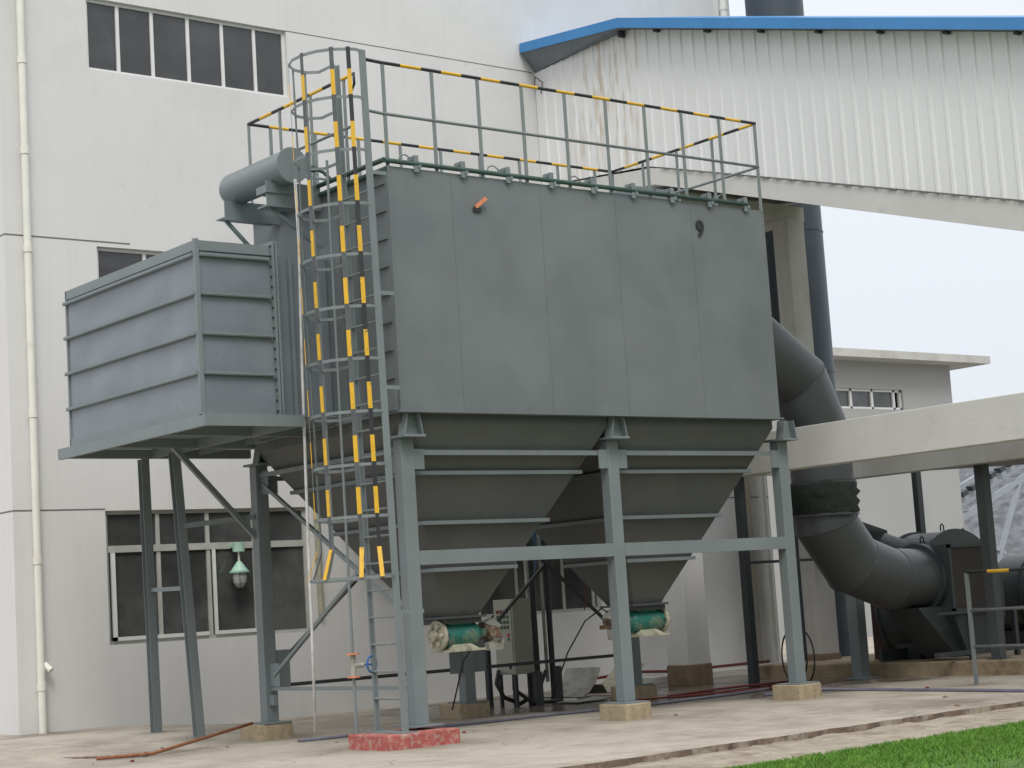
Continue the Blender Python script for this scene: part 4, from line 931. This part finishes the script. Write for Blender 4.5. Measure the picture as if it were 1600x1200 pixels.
curl(7.35, 5.1, .35, .6, [(0, .14), (.15, -.01), (.5, -.02), (.9, .05), (1.3, .22), (1.6, .40)], 'curled cream sheet offcut with dark red edge at the wall foot', CREAM)
def rod(path, r, m_, label, cat='pipe', name='loose_pipe', n_=8):
    o = MB().tube(path, r, n_).build(name, m_); recentre(o, path[0]); return tag(o, label, cat)
rod([(-3.0, 3.2, -.02), (-2.3, 3.0, -.02), (-.45, 3.6, .20)], .022, ORRUST, 'orange rusty rod leaning up onto the rear left footing', 'rod', 'rusty_rod')
rod([(-3.4, 4.6, -.03), (-3.0, 3.9, -.03), (-2.4, 2.95, -.03)], .014, RUSTM, 'thin brown rod lying on the apron at the far left', 'rod', 'rusty_rod')
rod([(-.4, 2.5, -.03), (1.0, 2.35, -.03), (2.0, 2.15, -.03), (4.7, 2.0, -.03), (5.5, 1.95, -.03), (7.4, 2.1, -.03), (8.9, 2.4, -.03)], .022, HOSEB, 'grey blue pipe lying across the floor under the hoppers')
rod([(7.25, 1.2, -.03), (8.4, 1.0, -.03), (8.15, -1.0, -.03), (7.9, -3.2, -.03), (7.7, -5.5, -.03)], .03, HOSEB, 'dark blue pipe lying on the apron right of the front right column')
rod([(6.9, 3.0, -.02), (8.5, 3.4, -.02), (10.4, 3.4, -.02)], .02, REDST, 'long dark red bar on the damp floor under the canopy', 'bar', 'red_bar')
rod([(6.0, 3.0, -.02), (7.6, 2.5, -.02), (9.2, 2.2, -.02)], .016, REDST, 'shorter dark red bar in front of the long red bar', 'bar', 'red_bar')
rod([(9.3, 7.85, .10), (10.6, 7.8, .16), (11.6, 7.85, .10), (14.2, 7.7, .12)], .028, REDST, 'row of dark red angle bars along the wall foot', 'bar', 'red_bar')
o = MB().box(10.3, 14.9, 7.0, 8.05, -.05, .06).build('wall_kerb', PILLARM); tag(recentre(o, (12.6, 7.5, -.05)), 'low concrete kerb at the wall foot behind the pillars', 'kerb')
c = Vector((9.75, 2.9, .42)); m = MB()
for k, (r, dz) in enumerate(((.42, 0), (.40, .02), (.44, -.01))):
    m.tube([c+Vector((.05*k+math.cos(a)*r*.35, -.10*k+math.cos(a)*r*.85, dz+math.sin(a)*r)) for a in [i*2*math.pi/28 for i in range(28)]], .016, 6, closed=True)
tag(recentre(m.build('hose_coil', RUBBER), tuple(c)), 'black hose coil standing behind the front right column', 'hose')
# pebbles and chips
chips = [(-2.2, 3.4), (-1.7, 3.9), (-1.2, 3.0), (-2.9, 2.4), (-3.3, 5.8), (3.95, -.3), (1.2, .9), (5.6, -3.8), (.6, 1.9), (8.6, -.9), (7.0, -2.5), (-.3, 1.7)]
for k, (x, y) in enumerate(chips):
    s_ = random.uniform(.02, .045); m = MB(); n_ = 7; z = zg(x, y)
    ring = lambda zz, q: [(x+q*s_*math.cos(2*math.pi*i/n_+k)*random.uniform(.7, 1.1), y+q*s_*math.sin(2*math.pi*i/n_+k)*random.uniform(.7, 1.1), zz) for i in range(n_)]
    vs = ring(z, 1)+ring(z+s_*.6, .9)+[(x, y, z+s_*.9)]
    m.add(vs, [(i, (i+1) % n_, n_+(i+1) % n_, n_+i) for i in range(n_)]+[(n_+i, n_+(i+1) % n_, 2*n_) for i in range(n_)])
    o = m.build('stone_chip', RAWBASE if k % 3 else REDST); recentre(o, (x, y, z)); tag(o, 'small dark stone chip lying on the concrete apron', 'stone', 'stone chips scattered on the apron')

# ================================================================== FAR BACKGROUND
fbld = thing('annex_building', 'smaller pale building with thin flat overhanging roof in the right distance', 'building', (34, 26, -.24))
AW = (33.0, 36.83, 7.5, 8.2)
m = MB(); X_, Z_ = [24, AW[0], AW[1], 39.55], [-.24, AW[2], AW[3], 9.15]
for i in range(3):
    for j in range(3):
        if i == 1 and j == 1: continue
        m.add([(X_[i],22,Z_[j]),(X_[i+1],22,Z_[j]),(X_[i+1],22,Z_[j+1]),(X_[i],22,Z_[j+1])], [(0,1,2,3)])
m.add([(24,22,-.24),(24,32,-.24),(24,32,9.15),(24,22,9.15),(39.55,22,-.24),(39.55,32,-.24),(39.55,32,9.15),(39.55,22,9.15)], [(0,1,2,3),(5,4,7,6),(1,5,6,2)])
m.add([(AW[0],22,AW[2]),(AW[1],22,AW[2]),(AW[1],22,AW[3]),(AW[0],22,AW[3]),(AW[0],22.3,AW[2]),(AW[1],22.3,AW[2]),(AW[1],22.3,AW[3]),(AW[0],22.3,AW[3])], [(0,1,5,4),(1,2,6,5),(2,3,7,6),(3,0,4,7)])
m.build('wall', mat('annex_render', (.36, .36, .35), .9, var=.04, scale=.4), fbld)
MB().box(23.5, 40.9, 21.2, 33, 9.15, 9.42).build('roof', PILLARM, fbld)
wn = MB()
for x in (33.05, 34.2, 35.3, 36.45, 36.8): wn.box(x-.05, x+.05, 22.1, 22.2, AW[2], AW[3])
wn.box(33, 36.83, 22.1, 22.2, AW[2], AW[2]+.08); wn.box(33, 36.83, 22.1, 22.2, AW[3]-.08, AW[3]); wo = wn.build('window', FRAMEW, fbld)
for a, b_ in ((33.1, 34.15), (34.25, 35.25), (35.35, 36.4)): MB().add([(a,22.17,AW[2]+.08),(b_,22.17,AW[2]+.08),(b_,22.17,AW[3]-.08),(a,22.17,AW[3]-.08)], [(0,1,2,3)]).build('pane', GLASS2, wo)
# gravel heap
m = MB(); cx, cy, R, Hh = 67, 38, 18, 10.5; n1, n2 = 96, 48; vs = [(cx, cy, Hh)]
for i in range(1, n1+1):
    for j in range(n2):
        a = 2*math.pi*j/n2*1.0; r = R*i/n1; z = Hh*(1-i/n1)-.24 + .22*noise.noise(Vector((r*math.cos(a)*.5, r*math.sin(a)*.5, 0)))
        vs.append((cx+r*math.cos(a), cy+r*math.sin(a), z))
fs = [(0, 1+j, 1+(j+1) % n2) for j in range(n2)]+[(1+(i-1)*n2+j, 1+i*n2+j, 1+i*n2+(j+1) % n2, 1+(i-1)*n2+(j+1) % n2) for i in range(1, n1) for j in range(n2)]
m.add(vs, fs, 0, True); tag(recentre(m.build('gravel_heap', HEAPM), (cx, cy, -.24)), 'big grey gravel heap far behind the fan at the right edge', 'heap')
# inclined conveyor
cv = thing('belt_conveyor', 'far grey lattice conveyor climbing to the right in front of the gravel heap', 'conveyor', (45, 25, -.24))
a, b_ = Vector((42.5, 25, 4.15)), Vector((52, 25, 7.7)); dv = (b_-a)
FARST = mat('far_steel', (.30, .33, .36), .6, var=.1)
for yy in (0, 1.2):
    for off in (0, .65):
        MB().bar(a+Vector((0, yy, -off)), b_+Vector((0, yy, -off)), .14, .22).build('chord', FARST, cv)
    for k in range(6):
        p_ = a+dv*(k/6)+Vector((0, yy, 0)); q_ = a+dv*((k+1)/6)+Vector((0, yy, -.65)); MB().bar(p_, q_, .07, .07).build('lattice_bar', FARST, cv)
for k in range(16):
    p_ = a+dv*(k/15.5)+Vector((0, -.2, .3)); m = MB(); m.bar(p_, p_+Vector((.34, 0, .13)), .3, .2); m.build('roller', DARKST, cv)
for x, z in ((47.2, 5.2), (51.0, 6.6)):
    MB().bar((x, 25, z), (x-3.3, 25, -.24), .16, .16).build('leg', FARST, cv)
MB().bar((43.3, 25, 3.35), (45.8, 25, 2.4), .14, .14).build('brace', FARST, cv)
